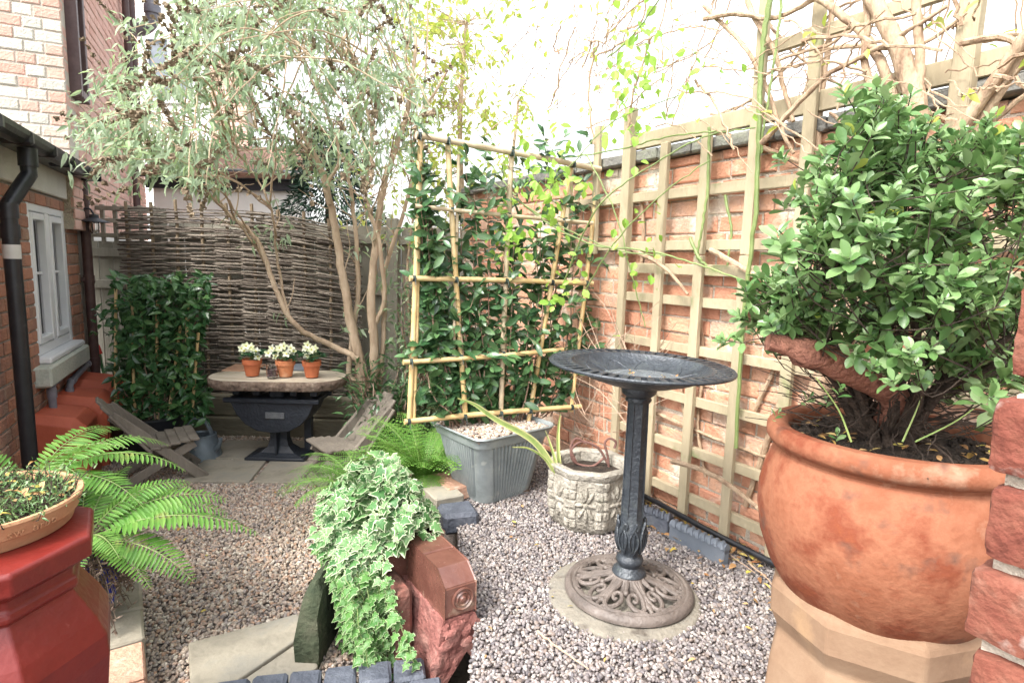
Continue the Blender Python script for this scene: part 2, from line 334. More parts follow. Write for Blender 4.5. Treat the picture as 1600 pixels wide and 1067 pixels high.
# leaf templates: verts, faces, edge weight
def leaf_t(w, wide=.5, fold=.12, droop=.12):
    xs = [0, .28 * (wide / .5) , .62 * (wide / .5) ** .5, 1]; ws = [.04, w, w * .85, 0]
    ys = [(xs[0], 0, 0), (xs[1], 0, -.0), (xs[2], 0, -droop * .3), (1, 0, -droop)]
    v = [ys[0], ys[1], ys[2], ys[3], (xs[1], w, fold * w * 3), (xs[1], -w, fold * w * 3), (xs[2], w * .86, fold * w * 3 - droop * .3), (xs[2], -w * .86, fold * w * 3 - droop * .3)]
    return (v, [(0, 1, 4), (0, 5, 1), (1, 2, 6, 4), (1, 5, 7, 2), (2, 3, 6), (2, 7, 3)], [0, 0, 0, 1, 1, 1, 1, 1])
OVAL = leaf_t(.22); LANCE = leaf_t(.12, .5, .1, .25); ROUND = leaf_t(.32, .6, .08, .05)
def lens(w, n=5, fold=.1, droop=.1, obov=0):
    v = []; 
    for i in range(n + 1):
        t = i / n; ww = w * math.sin(math.pi * min(1, max(0, t ** (1 + obov) * .93 + .035))) ** .8
        z = -droop * t * t; v += [(t, ww, z + fold * ww), (t, 0, z), (t, -ww, z + fold * ww)]
    f = []
    for i in range(n):
        a = i * 3; f += [(a + 1, a + 4, a + 3, a), (a + 2, a + 5, a + 4, a + 1)]
    return (v, f, [q for i in range(n + 1) for q in (1, 0, 1)])
BIG = lens(.25, 6, .35, .12, .5); CAM = lens(.21, 6, .3, .18)
def ivy_t():
    pts = [(0, 0), (-.12, .22), (.02, .48), (.20, .30), (.38, .50), (.50, .24), (1, 0), (.50, -.24), (.38, -.50), (.20, -.30), (.02, -.48), (-.12, -.22)]
    v = [(.22, 0, .05)] + [(.22 + (x - .22) * .62, y * .62, .03) for x, y in pts] + [(x, y, -.10 * (x * x + y * y)) for x, y in pts]; n = 12
    f = [(0, 1 + i, 1 + (i + 1) % n) for i in range(n)] + [(1 + i, 13 + i, 13 + (i + 1) % n, 1 + (i + 1) % n) for i in range(n)]
    return (v, f, [0] + [.25] * 12 + [1.] * 12)
IVY = ivy_t()
QUAD = ([(0, .5, 0), (0, -.5, 0), (1, -.15, 0), (1, .15, 0)], [(0, 1, 2, 3)], [0, 0, 0, 0])

# ---------------------------------------------------------------- bricks
def bricks(mb, P0, d, nrm, s0, s1, z0, z1, openings=(), L=.215, hd=.1025, h=.065, j=.010, mi=0, mort=1, depth=.1, jit=.0015, prot=.003, flemish=True, thick=.2):
    """real bricks on the face of a wall; d along, nrm outward; a mortar slab behind them"""
    P0 = Vector(P0); d = Vector(d); nrm = Vector(nrm)
    def cell(a, b, c0, c1):
        p = rnd.uniform(-prot, prot); bv = .006
        q = []
        for (off, ins) in ((-.02, 0), (p - bv * .7, 0), (p, bv)):
            for (s, z) in ((a + ins, c0 + ins), (b - ins, c0 + ins), (b - ins, c1 - ins), (a + ins, c1 - ins)):
                q.append(P0 + d * (s + rnd.uniform(-jit, jit)) + nrm * (off + rnd.uniform(-jit, jit) * .5) + Vector((0, 0, z + rnd.uniform(-jit, jit))))
        mb.add(q, [(8, 9, 10, 11)] + [(4 + i, 4 + (i + 1) % 4, 8 + (i + 1) % 4, 8 + i) for i in range(4)] + [(i, (i + 1) % 4, 4 + (i + 1) % 4, 4 + i) for i in range(4)], mi)
    row = 0; z = z0
    while z < z1 - .02:
        zt = min(z + h, z1); s = s0 - (row % 2) * (L + j) * (.5 if not flemish else .72) ; k = row % 2
        while s < s1:
            ln = (hd if (k % 2 and flemish) else L); a, b = max(s, s0), min(s + ln, s1)
            segs = [(a, b)]
            for (o0, o1, y0, y1) in openings:
                if z + h * .5 > y0 and z + h * .5 < y1:
                    ns = []
                    for (u, w) in segs:
                        if w <= o0 or u >= o1: ns.append((u, w))
                        else:
                            if u < o0: ns.append((u, o0))
                            if w > o1: ns.append((o1, w))
                    segs = ns
            for (u, w) in segs:
                if w - u > .025: cell(u, w, z, zt)
            s += ln + j; k += 1
        z += h + j; row += 1
    cuts = [(s0, s1, z0, z1)]
    for (o0, o1, y0, y1) in openings:
        nc = []
        for (a, b, c, e) in cuts:
            if o1 <= a or o0 >= b or y1 <= c or y0 >= e: nc.append((a, b, c, e)); continue
            if a < o0: nc.append((a, o0, c, e))
            if o1 < b: nc.append((o1, b, c, e))
            if c < y0: nc.append((max(a, o0), min(b, o1), c, y0))
            if y1 < e: nc.append((max(a, o0), min(b, o1), y1, e))
        cuts = nc
    rot = Matrix((d, nrm, Vector((0, 0, 1)))).transposed()
    for (a, b, c, e) in cuts:
        mb.box(P0 + d * (a + b) / 2 + nrm * (-.007 - thick / 2) + Vector((0, 0, (c + e) / 2)), (b - a, thick, e - c), rot, mort)
    return mb

# ================================================================ THE SETTING
g = MB(); g.box((0, 6, -.08), (80, 80, .1)); tag(g.build('ground', 'earth', origin=(0, 6, -.03)), kind='structure')
PATH = [(-3.6, 4.9), (-3.2, .2), (-.1, .2), (-.25, 1.9), (-.35, 3.2), (-.6, 4.9)]
TER = [(-.08, -.3), (-.10, 1.82), (-.18, 2.2), (-.25, 2.72), (-.42, 3.02), (-.44, 3.4), (-.62, 4.7), (-.42, 4.8)] + [tuple((WR + DR * s)[:2]) for s in (2.8, 1, 0, -2, -3)]
g = MB(); g.prism(PATH, -.03, .0); tag(g.build('gravel_path', 'grit'), kind='structure')
g = MB(); g.prism(TER, -.02, .240); tag(g.build('gravel_terrace', 'grit'), kind='structure')
def inside(poly, x, y):
    r = np.zeros(x.shape, bool); n = len(poly)
    for i in range(n):
        x0, y0 = poly[i]; x1, y1 = poly[(i + 1) % n]
        if y0 == y1: continue
        c = ((y0 > y) != (y1 > y)) & (x < (x1 - x0) * (y - y0) / (y1 - y0) + x0); r ^= c
    return r
def pebbles(name, m, bbox, poly, z, step, size, holes=(), tm=ICO, view=True):
    x, y = np.meshgrid(np.arange(bbox[0], bbox[1], step), np.arange(bbox[2], bbox[3], step)); x = x.ravel(); y = y.ravel()
    x = x + rng.uniform(-.55, .55, x.shape) * step; y = y + rng.uniform(-.55, .55, y.shape) * step
    k = inside(poly, x, y)
    for (hx, hy, hr) in holes: k &= ((x - hx) ** 2 + (y - hy) ** 2) > (hr * rng.uniform(.86, 1.01, x.shape)) ** 2
    x, y = x[k], y[k]; n = len(x); T = np.array(tm[0], np.float32); F_ = np.array(tm[1], np.int32)
    r = size * rng.uniform(.62, 1.35, n) ; sc = np.stack([r * rng.uniform(.8, 1.3, n), r * rng.uniform(.7, 1.0, n), r * rng.uniform(.5, .8, n)], 1)
    q = rng.normal(size=(n, 4)); q[:, 1:3] *= .45; q /= np.linalg.norm(q, axis=1, keepdims=True); w, a, b, c = q.T
    Rm = np.stack([1 - 2 * (b * b + c * c), 2 * (a * b - c * w), 2 * (a * c + b * w), 2 * (a * b + c * w), 1 - 2 * (a * a + c * c), 2 * (b * c - a * w), 2 * (a * c - b * w), 2 * (b * c + a * w), 1 - 2 * (a * a + b * b)], 1).reshape(n, 3, 3)
    fr = rng.normal(size=(n, 3)); ph = rng.uniform(0, 6, n)
    lump = 1 + .16 * np.sin((T[None] * fr[:, None] * 1.7).sum(2) * 1.6 + ph[:, None])
    co = np.einsum('nij,nkj->nki', Rm, T[None] * lump[..., None] * sc[:, None]) + np.stack([x, y, z + rng.uniform(-.003, .006, n)], 1)[:, None]
    K = len(T); fa = (F_[None] + (np.arange(n) * K)[:, None, None]).reshape(-1, 3)
    me = bpy.data.meshes.new(name); me.vertices.add(n * K); me.vertices.foreach_set('co', co.astype(np.float32).ravel())
    me.loops.add(fa.size); me.loops.foreach_set('vertex_index', fa.astype(np.int32).ravel()); me.polygons.add(len(fa))
    me.polygons.foreach_set('loop_start', np.arange(0, fa.size, 3, dtype=np.int32)); me.polygons.foreach_set('loop_total', np.full(len(fa), 3, np.int32)); me.polygons.foreach_set('use_smooth', np.ones(len(fa), bool))
    me.update(calc_edges=True); me.materials.append(M[m]); o = bpy.data.objects.new(name, me); S.collection.objects.link(o); return o
BATH = V(.452, 2.035, .25)
h1 = [(BATH.x - .015, BATH.y - .01, .262), (.40, 2.66, .17), (.835, 1.25, .20)]
tag(pebbles('terrace_gravel', 'pebble_mauve', (-.45, 1.5, 1.0, 3.6), TER, .246, .0106, .0071, h1),
    'mauve grey rounded gravel spread over the raised terrace round the bird bath', 'gravel', kind='stuff')
tag(pebbles('path_gravel', 'pebble_warm', (-3.3, -.1, 1.2, 4.8), PATH, .006, .0128, .0083, [(-1.0, 2.0, .12)], tm=ICO1 if False else ICO),
    'warm mixed pea gravel on the lower path to the table', 'gravel', kind='stuff')
def slab(name, px, z, th, label, cat, m='york_stone', group=None, inset=0):
    pts = [AZ(x, y, z) for x, y in px]; b = MB()
    if isinstance(px[0][0], float) and abs(px[0][0]) < 6: pts = [V(x, y, z) for x, y in px]
    n = len(pts); area = sum(pts[i].x * pts[(i + 1) % n].y - pts[(i + 1) % n].x * pts[i].y for i in range(n))
    if area < 0: pts = pts[::-1]
    b.prism([(p.x, p.y) for p in pts], z - th, z, 0); o = b.build(name, m); bevelmod(o, .006, 2); return tag(o, label, cat, group)
slab('paving_slab', [(-2.07, 3.56), (-1.645, 3.58), (-1.70, 3.98), (-2.13, 3.97)], .028, .04, 'pale stone slab at the front left of the patio beside the watering can', 'paving slab', group='stone slabs under the table')
slab('paving_slab', [(-1.62, 3.58), (-1.05, 3.60), (-1.08, 4.0), (-1.675, 3.98)], .027, .04, 'pale stone slab at the front right of the patio beside the slatted chair', 'paving slab', group='stone slabs under the table')
slab('paving_slab', [(-2.13, 4.00), (-1.70, 4.01), (-1.73, 4.44), (-2.2, 4.42)], .026, .04, 'stone slab at the back of the patio against the timber edging, left of the pedestal', 'paving slab', group='stone slabs under the table')
slab('paving_slab', [(-1.675, 4.01), (-1.08, 4.03), (-1.10, 4.44), (-1.705, 4.44)], .029, .04, 'shaded stone slab behind the pedestal of the table', 'paving slab', group='stone slabs under the table')
slab('stepping_slab', [(294, 1003), (380, 980), (466, 957), (479, 988), (420, 1028), (362, 1068), (297, 1075)], .035, .045, 'large grey stepping stone in the gravel path beside the ivy', 'stepping stone')
slab('stepping_slab', [(366, 1070), (424, 1031), (482, 991), (497, 1040), (440, 1085)], .034, .045, 'broken corner piece of grey stepping stone along a diagonal crack', 'stepping stone')

# ---------------------------------------------------------------- cottage on the left
cot = thing('cottage', 'brick cottage lean-to with white window and black gutter under a taller pale brick wall', 'house', (-3.2, 4.24, 0))
def sL(x, y, off=0): return (AL(x, y, off) - WL - NL * off).dot(DL)
ws0, ws1 = sL(49, 400), sL(107, 400); wz0, wz1 = .80, 1.74; send = sL(127, 450)
b = MB(); bricks(b, WL, DL, NL, -2.6, send, .0, 1.80, [(ws0, ws1, wz0 - .17, wz1)], flemish=True)
b.box(WL + DL * (send + .1) + NL * -.12 + V(0, 0, .9), (.2, .24, 1.8), Matrix((DL, NL, V(0, 0, 1))).transposed(), 1)
b.build('wall', ['brick_cottage', 'mortar_dark'], cot)
RL = Matrix((DL, NL, V(0, 0, 1))).transposed()
def LB(mb, s, o, z, size, m=0, bev=0): return mb.box(WL + DL * s + NL * o + V(0, 0, z), size, RL, m, bev)
b = MB(); LB(b, (send - 2.6) / 2, -.07, 1.90, (send + 2.6, .18, .19), bev=.006); b.build('fascia', 'fascia', cot)
wf = MB(); wm, wh, wc = (ws0 + ws1) / 2, wz1 - wz0, (wz0 + wz1) / 2; ww = ws1 - ws0
for sx in (ws0 + .03, ws1 - .03): LB(wf, sx, -.045, wc, (.06, .07, wh), bev=.005)
for z in (wz0 + .03, wz1 - .03): LB(wf, wm, -.047, z, (ww - .12, .07, .06), bev=.005)
LB(wf, wm, -.045, wc, (.07, .07, wh - .12), bev=.005)
win = wf.build('window', 'white_paint', cot)
for cx in ((ws0 + .06 + wm - .035) / 2, (ws1 - .06 + wm + .035) / 2):
    cw = ww / 2 - .095; c = MB()
    for sx in (-1, 1): LB(c, cx + sx * (cw / 2 - .022), -.028, wc, (.044, .05, wh - .14), bev=.006)
    for z in (wz0 + .09, wz1 - .09): LB(c, cx, -.030, z, (cw - .088, .05, .044), bev=.006)
    LB(c, cx, -.045, wc + .03, (cw - .09, .015, .016)); LB(c, cx, -.05, wc, (.014, .012, wh - .22)); c.build('casement', 'white_paint', win)
    c = MB(); LB(c, cx, -.062, wc, (cw - .06, .006, wh - .2)); c.build('pane', 'glass_dark', win)
c = MB(); LB(c, wm, -.02, wz0 - .022, (ww + .02, .16, .04), bev=.01); c.build('inner_sill', 'white_paint', win)
c = MB(); LB(c, wm - .04, -.01, wz0 - .106, (ww + .16, .18, .125), bev=.012); c.build('sill', 'stone_sill', win)
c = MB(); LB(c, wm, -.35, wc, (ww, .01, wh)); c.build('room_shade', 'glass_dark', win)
# gutter, roof edge
zg = 2.02; ge = sL(143, 285, .15)
b = MB(); gp = []
for k in range(9): a = math.pi + math.pi * k / 8; gp.append((.062 * math.cos(a), .062 * math.sin(a)))
gp2 = [(x * .9, y * .9) for x, y in gp[::-1]]; pr = gp + gp2; vs = []
for s in (-2.6, ge):
    for (u, w) in pr: vs.append(WL + DL * s + NL * (.15 + u) + V(0, 0, zg + w))
n = len(pr); b.add(vs, [(i, (i + 1) % n, n + (i + 1) % n, n + i) for i in range(n)] + [tuple(range(n)), tuple(range(2 * n - 1, n - 1, -1))], 0)
for s in np.arange(-2.3, ge, .42):
    LB(b, s, .148, zg - .03, (.05, .135, .07), bev=.012)
b.box(WL + DL * (ge + .004) + NL * .15 + V(0, 0, zg - .03), (.008, .125, .065), RL); b.build('gutter', 'black_plastic', cot)
b = MB(); q = [WL + DL * s + NL * o + V(0, 0, z) for s in (-2.7, ge + .05) for (o, z) in ((.12, 2.035), (-1.6, 2.42), (-1.6, 2.36), (.12, 2.00))]
b.add(q, [(0, 1, 2, 3), (7, 6, 5, 4)] + [(i, 4 + i, 4 + (i + 1) % 4, (i + 1) % 4) for i in range(4)]); b.build('roof', 'felt', cot)
b = MB(); LB(b, (send - 2.6) / 2, .055, 1.985, (send + 2.65, .11, .018)); b.build('soffit', 'black_plastic', cot)
# black downpipe with swan neck
s0 = sL(22, 500, .07); dpx = WL + DL * s0 + NL * .085
top = WL + DL * sL(45, 268, .15) + NL * .15 + V(0, 0, zg - .06)
b = MB(); zb = 1.66
pth = [top, top + V(0, 0, -.10), top + V(0, 0, -.13)] + [(top + V(0, 0, -.13)).lerp(dpx + V(0, 0, zb), t) for t in (.15, .85)] + [dpx + V(0, 0, zb), dpx + V(0, 0, zb - .05), dpx + V(0, 0, .02)]
b.tube(pth, .036, 16); b.tube([top + V(0, 0, .0), top + V(0, 0, -.09)], .043, 16)
for z in (1.60, 1.50): b.tube([dpx + V(0, 0, z), dpx + V(0, 0, z + .07)], .042, 16)
dp = b.build('downpipe', 'black_plastic', cot); c = MB(); c.tube([dpx + V(0, 0, 1.40), dpx + V(0, 0, 1.47)], .0375, 16); c.build('pipe_label', 'pipe_label', dp)
b = MB(); q = WL + DL * (send + .02) + NL * .05; b.tube([q + V(0, 0, .2), q + V(0, 0, 1.98)], .034, 14)
for z in (.55, 1.2, 1.8): b.tube([q + V(0, 0, z), q + V(0, 0, z + .06)], .04, 14); b.box(q + V(0, 0, z + .03) - NL * .03, (.1, .02, .03), RL)
b.build('brown_downpipe', 'brown_plastic', cot)
# two grey waste pipes
b = MB()
for (pa, pb, zz) in (((132, 553), (80, 600), .0), ((137, 568), (108, 600), 0)):
    p, q = AL(*pa, .05), AL(*pb, .05); q.z = q.z; e = q + V(0, 0, -.28)
    b.tube([p, q.lerp(p, .06), q.lerp(e, .08) - DL * 0, e], .021, 12); b.tube([q.lerp(p, .1), q.lerp(p, .22)], .026, 12); b.tube([q.lerp(e, .1), q.lerp(e, .3)], .026, 12)
    b.tube([p - NL * .06, p + NL * .005], .024, 12); b.tube([p, p.lerp(q, .07)], .027, 12)
b.build('waste_pipe', 'grey_plastic', cot)
# tall upper house part
C0 = A(107, 200, 4.3); C0.z = 0
b = MB(); bricks(b, C0 - NL * 2.8, NL, -DL, 0, 2.8, 2.0, 4.7, h=.068, flemish=True, thick=.25); b.build('pale_brick_wall', ['brick_pale', 'mortar_pale'], cot)
b = MB(); bricks(b, C0, DL, NL, 0.014, 3.9, 1.6, 4.7, [(.12, .40, 2.55, 3.35)], h=.068, thick=.22); b.build('side_brick_wall', ['brick_side', 'mortar'], cot)
b = MB()
for (s, z, sx, sz) in ((.15, 2.95, .06, .8), (.37, 2.95, .06, .8), (.26, 3.32, .16, .06), (.26, 2.58, .16, .06)):
    b.box(C0 + DL * s + NL * .02 + V(0, 0, z), (sx, .10, sz), RL, 0, .005)
w2 = b.build('side_window', 'brown_plastic', cot); b = MB(); b.box(C0 + DL * .26 - NL * .04 + V(0, 0, 2.95), (.27, .01, .7), RL); b.build('pane', 'glass_dark', w2)
b = MB(); p = onp(207, 60, C0 + NL * .06, NL); b.tube([V(p.x, p.y, 3.1), V(p.x, p.y, 4.8)], .04, 12)
p = onp(199, 60, C0 + NL * .06, NL); b.tube([V(p.x, p.y, 1.9), V(p.x, p.y, 4.8)], .035, 12); b.build('brown_rain_pipe', 'brown_plastic', cot)
p = onp(222, 40, C0 + NL * .12, NL); b = MB(); k = A(238, 0, p.y); b.tube(curve([A(238, -40, p.y), A(238, 12, p.y), A(236, 35, p.y), A(222, 46, p.y), A(205, 47, p.y)], 5), .075, 14)
b.tube([A(238, 10, p.y), A(238, 22, p.y)], .092, 14); b.build('soil_pipe', 'grey_plastic', cot)

# utility boxes
for i, (px0, lab) in enumerate(((48, 'terracotta painted utility box nearest the black downpipe'), (86, 'terracotta painted utility box in the middle of the three by the wall'), (116, 'terracotta painted utility box furthest along, beside the potted laurel'))):
    s = sL(px0, 640); L_, W_, Z_ = .36, .25 + .02 * i, .47 + .015 * i; b = MB(); o = []
    prof = [(0, 0), (W_, 0), (W_, Z_ - .07), (W_ - .05, Z_ - .01), (0, Z_ + .03)]
    for ds, ins in ((0, .0), (.035, .02), (L_ - .035, .02), (L_, 0)):
        for k, (u, z) in enumerate(prof):
            zz = z if k < 2 else (z if ins else z - .05); uu = u if ins or k in (0, 4) else u - (.0 if k == 1 else .03)
            o.append(WL + DL * (s + ds) + NL * (uu + .003) + V(0, 0, zz))
    b.add(o, [(0, 4, 3, 2, 1), (15, 16, 17, 18, 19)] + [(r * 5 + k, r * 5 + (k + 1) % 5, r * 5 + 5 + (k + 1) % 5, r * 5 + 5 + k) for r in range(3) for k in range(5)])
    t = thing('utility_box', lab, 'utility box', WL + DL * (s + L_ / 2) + NL * .12, 'terracotta painted boxes along the cottage wall'); ob = b.build('housing', 'box_paint', t); bevelmod(ob, .006, 2)
    b = MB(); b.box(WL + DL * (s + L_ / 2) + NL * (W_ + .007) + V(0, 0, .20), (L_ - .1, .008, .30), RL, 0, .003); b.build('door', 'box_paint', t)
# wall lantern
q = AL(147, 345, .12); t = thing('wall_lantern', 'dark metal shaded lantern with clear glass on the corner of the cottage', 'lantern', q)
b = MB(); b.lathe([(.008, .05), (.03, .045), (.035, .02), (.10, -.005), (.105, -.012), (.09, -.008), (.03, .01)], 20, q); b.build('shade', 'cast_iron', t)
b = MB(); b.lathe([(.032, .0), (.036, -.05), (.03, -.09), (.01, -.1)], 16, q, cap=True); b.build('glass_globe', 'clear_glass', t)
b = MB(); b.tube(curve([q + V(0, 0, .05), q + V(0, 0, .09) - NL * .03, q + V(0, 0, .07) - NL * .12], 4), .007, 8); b.build('bracket', 'cast_iron', t)

# ---------------------------------------------------------------- beyond the fence
fh = thing('far_house', 'distant brick house with a white rendered gable behind the tree', 'house', (-5, 9.3, 0))
b = MB(); z0 = 0; xl, xr = A(214, 200, 9.3).x, A(330, 200, 9.3).x
b.box(((xl + xr) / 2, 9.45, 3), (xr - xl, .3, 6)); b.build('white_gable', 'render_white', fh)
b = MB(); bricks(b, (xr, 9.3, 0), (1, 0, 0), (0, -1, 0), 0.0, .55, 0, 4.4); bricks(b, (xl - 1.5, 9.3, 0), (1, 0, 0), (0, -1, 0), 0, 1.5, 2, 5.6); b.build('brick_wall', ['brick_side', 'mortar'], fh)
b = MB(); c = A(268, 110, 9.28)
for dx in (-.35, 0, .35): b.box((c.x + dx, 9.27, c.z), (.05, .05, .9))
for dz in (-.45, .45): b.box((c.x, 9.265, c.z + dz), (.75, .05, .06))
w_ = b.build('window', 'white_paint', fh); b = MB(); b.box((c.x, 9.285, c.z), (.7, .02, .88)); b.build('pane', 'slate', w_)
oh = thing('outhouse', 'low white outhouse with clay tiled roof and dark gutter behind the woven hurdle', 'outhouse', (-3.6, 7.2, 0))
a0, a1 = A(235, 290, 7.2), A(470, 290, 7.2); zt = A(350, 285, 7.2).z
b = MB(); b.box(((a0.x + a1.x) / 2, 7.4, zt / 2), (a1.x - a0.x, .3, zt)); b.build('wall', 'render_white', oh)
b = MB(); b.box(((a0.x + a1.x) / 2, 7.21, zt - .02), (a1.x - a0.x + .1, .05, .13)); b.build('fascia', 'cast_iron', oh)
b = MB(); b.tube([V(a0.x - .1, 7.12, zt + .09), V(a1.x + .1, 7.12, zt + .09)], .06, 12); b.build('gutter', 'black_plastic', oh)
b = MB(); b.box(((a0.x + a1.x) / 2, 7.7, zt + .33), (a1.x - a0.x + .2, 1.4, .06), Matrix.Rotation(R(22), 3, 'X')); b.build('roof', 'roof_tile', oh)
# white rendered house behind the garden wall
nh = thing('rendered_house', 'bright white rendered house rising behind the garden wall on the right', 'house', WR - NR * 3.0)
RRm = Matrix((DR, NR, V(0, 0, 1))).transposed()
def RB(mb, s, o, z, size, m=0, bev=0, jit=0): return mb.box(WR + DR * s + NR * o + V(0, 0, z), size, RRm, m, bev, jit)
b = MB(); RB(b, -2.2, -3.15, 2.4, (5.4, .3, 4.8)); b.build('wall', 'render_white', nh)
ps = (onp(1600, 20, WR - NR * 3.0, NR) - WR).dot(DR); pz = onp(1600, 65, WR - NR * 3.0, NR).z; b = MB()
for (s, z, a, c) in ((ps - .0, pz + .5, .08, 1.0), (ps - .9, pz + .5, .08, 1.0), (ps - .45, pz + .5, .05, .9), (ps - .45, pz + .02, .82, .07), (ps - .45, pz + .98, .82, .07)): RB(b, s, -2.98, z, (a, .06, c), bev=.008)
w_ = b.build('window', 'white_paint', nh); b = MB(); RB(b, ps - .45, -2.995, pz + .5, (.86, .02, .95)); b.build('pane', 'slate', w_)
b = MB(); RB(b, ps - .45, -2.94, pz - .06, (1.1, .16, .07), bev=.01); b.build('sill', 'stone_sill', w_)

# ---------------------------------------------------------------- brick garden wall on the right
gw = thing('brick_garden_wall', 'old red brick garden wall with dark coping behind the trellis', 'garden wall', WR)
b = MB(); bricks(b, WR, DR, NR, -2.2, 2.85, .20, 1.955, h=.068, jit=.003, prot=.006, flemish=True, thick=.2); b.build('wall', ['brick_red', 'mortar'], gw)
b = MB()
for k in range(24):
    s = -2.2 + k * .21; RB(b, s + .105, -.09, 1.985 + rnd.uniform(-.006, .006), (.202, .27, .055), bev=.008, jit=.003)
b.build('coping', 'coping_stone', gw)
# trellis on the wall
def sR(x, y, off=.05): p = AW(x, y, off); return (p - WR).dot(DR)
tl = thing('wall_trellis', 'lower square trellis panel of pale green timber battens on the brick wall', 'trellis', WR + NR * .04 + V(0, 0, .25))
t2 = thing('wall_trellis', 'upper square trellis panel whose tall battens rise past the wall coping', 'trellis', WR + NR * .04 + V(0, 0, 1.5))
sv = [.905, .65, .412, .175, -.055, -.29, -.53, -.77, -1.0, -1.24]
for s in sv:
    b = MB(); w = .046 + rnd.uniform(-.003, .003); RB(b, s, .068, (.27 + 1.50) / 2, (w, .024, 1.23), bev=.003, jit=.0015); b.build('upright_batten', 'timber_green', tl)
for z in (.375, .60, .835, 1.07, 1.29, 1.435):
    b = MB(); RB(b, (.92 - 1.3) / 2, .043, z, (2.26, .024, .045 if z < 1.4 else .05), bev=.003, jit=.001); b.build('cross_batten', 'timber_green', tl)
for s, zt in zip([1.15, 1.40] + sv, (2.18, 2.0, 2.22, 2.02, 2.02, 2.62, 2.62, 2.05, 2.62, 2.6, 2.6, 2.4)):
    b = MB(); w = .055 if s in (.905, -.53) else .044; RB(b, s + rnd.uniform(-.006, .006), .069, (1.503 + zt) / 2, (w, .026 if w < .05 else .045, zt - 1.503), bev=.003, jit=.0015); b.build('upright_batten', 'timber_green', t2)
for z in (1.545, 1.785, 2.30, 2.52):
    b = MB(); s0_, s1_ = (1.42, -1.3) if z < 2 else (.2, -1.3); RB(b, (s0_ + s1_) / 2, .043, z, (s0_ - s1_, .024, .045), bev=.003, jit=.001); b.build('cross_batten', 'timber_green', t2)
b = MB(); RB(b, -.25, .035, 2.06, (2.4, .03, .075), bev=.004, jit=.002); b.build('top_rail', 'timber_green', t2)
b = MB(); pts = [WR + DR * s + NR * (.10 + .01 * math.sin(s * 7)) + V(0, 0, .292 + .012 * math.sin(s * 3)) for s in np.arange(1.6, -1.6, -.15)]; b.tube(pts, .013, 10)
tag(b.build('hose_pipe', 'black_plastic'), 'black pipe lying along the foot of the brick garden wall', 'pipe')

# ---------------------------------------------------------------- fence and hurdle at the back
fn = thing('wooden_fence', 'weathered board fence with trellis top behind the woven hurdle', 'fence', (-2, 4.95, 0))
x = -3.7
b = MB()
while x < -.35:
    w = .12; zt = 1.50 if x < -2.9 else 1.68; b.box((x + w / 2, 4.95 + rnd.uniform(-.004, .004), zt / 2 + .03), (w - .006, .018, zt), None, 0, .003, .002); x += w
b.build('board_panel', 'fence_board', fn)
for z, x0, x1 in ((1.44, -3.7, -2.95), (1.18, -3.7, -.35), (.35, -3.7, -.35), (1.60, -2.9, -.35)):
    b = MB(); b.box(((x0 + x1) / 2, 4.905, z), (x1 - x0, .04, .07), None, 0, .004); b.build('rail', 'fence_board', fn)
b = MB(); b.box((-2.92, 4.90, .9), (.09, .09, 1.8), None, 0, .004); b.build('post', 'fence_board', fn)
b = MB(); b.box((-1.0, 4.90, .9), (.09, .09, 1.75), None, 0, .004); b.build('post', 'fence_board', fn)
b = MB()
for z in (1.58, 1.70, 1.80): b.box((-3.3, 4.93, z), (.75, .018, .035), None, 0, .002)
for k in range(7): b.box((-3.62 + k * .105, 4.948, 1.67), (.032, .018, .32), None, 0, .002)
b.build('trellis_top', 'fence_board', fn)
hu = thing('woven_hurdle', 'woven hazel wattle hurdle standing behind the table', 'wattle hurdle', (-2.2, 4.75, .2))
X0, X1 = -3.12, -1.24; nst = 10
def htop(x): t = (x - X0) / (X1 - X0); return 1.79 + .02 * math.sin(t * 3) - .13 * t * t * t
for k in range(nst):
    x = X0 + .03 + (X1 - X0 - .06) * k / (nst - 1); b = MB(); pp = [V(x + rnd.uniform(-.008, .008), 4.75, z) for z in np.linspace(.1, htop(x) + rnd.uniform(.02, .07), 9)]
    b.tube(pp, .013, 7, wob=.08); b.build('stake', 'hazel_stake', hu)
b = MB(); z = .22; row = 0
while z < 1.79:
    for seg in range(2):
        a = X0 - rnd.uniform(.0, .05) if seg == 0 else rnd.uniform(X0 + .5, X0 + 1.2); e = (rnd.uniform(X0 + .9, X1) if seg == 0 else X1 + rnd.uniform(-.02, .03))
        if seg == 0 and rnd.random() < .5: e = X1 + .02
        if rnd.random() < .12: continue
        n = max(8, int((e - a) / .035)); rr = rnd.uniform(.005, .0098); ph = row + seg * 0; wav = rnd.uniform(0, 6); pp = []; zz = z + rnd.uniform(-.009, .009)
        sl_ = rnd.uniform(-.006, .006)
        for i in range(n + 1):
            x = a + (e - a) * i / n; u = (x - X0 - .03) / (X1 - X0 - .06) * (nst - 1)
            y = 4.75 + .021 * math.cos(math.pi * (u + ph)); t = (zz - .2) / 1.6
            f = (htop(x) - .2) / 1.59
            pp.append(V(x, y, .2 + (zz - .2) * f + .006 * math.sin(x * 5 + wav) + rnd.uniform(-.0025, .0025) + sl_ * (x - X0) + .03 * (1 - t) * math.sin((x - X0) * 1.6)))
        b.tube(pp, [rr * (1.15 - .4 * i / n) for i in range(n + 1)], 6, wob=.12)
        for _ in range(2):
            if rnd.random() < .5: i = rnd.randrange(2, n - 2); b.tube([pp[i], pp[i] + V(rnd.uniform(-.02, .02), -.018, rnd.uniform(-.01, .015))], [rr * .7, rr * .4], 5)
    z += rnd.uniform(.0145, .0195); row += 1
b.build('woven_rods', 'hazel', hu)
tm = thing('timber_edging', 'stacked weathered timber sleepers at the foot of the hurdle', 'timber edging', (-2, 4.62, 0))
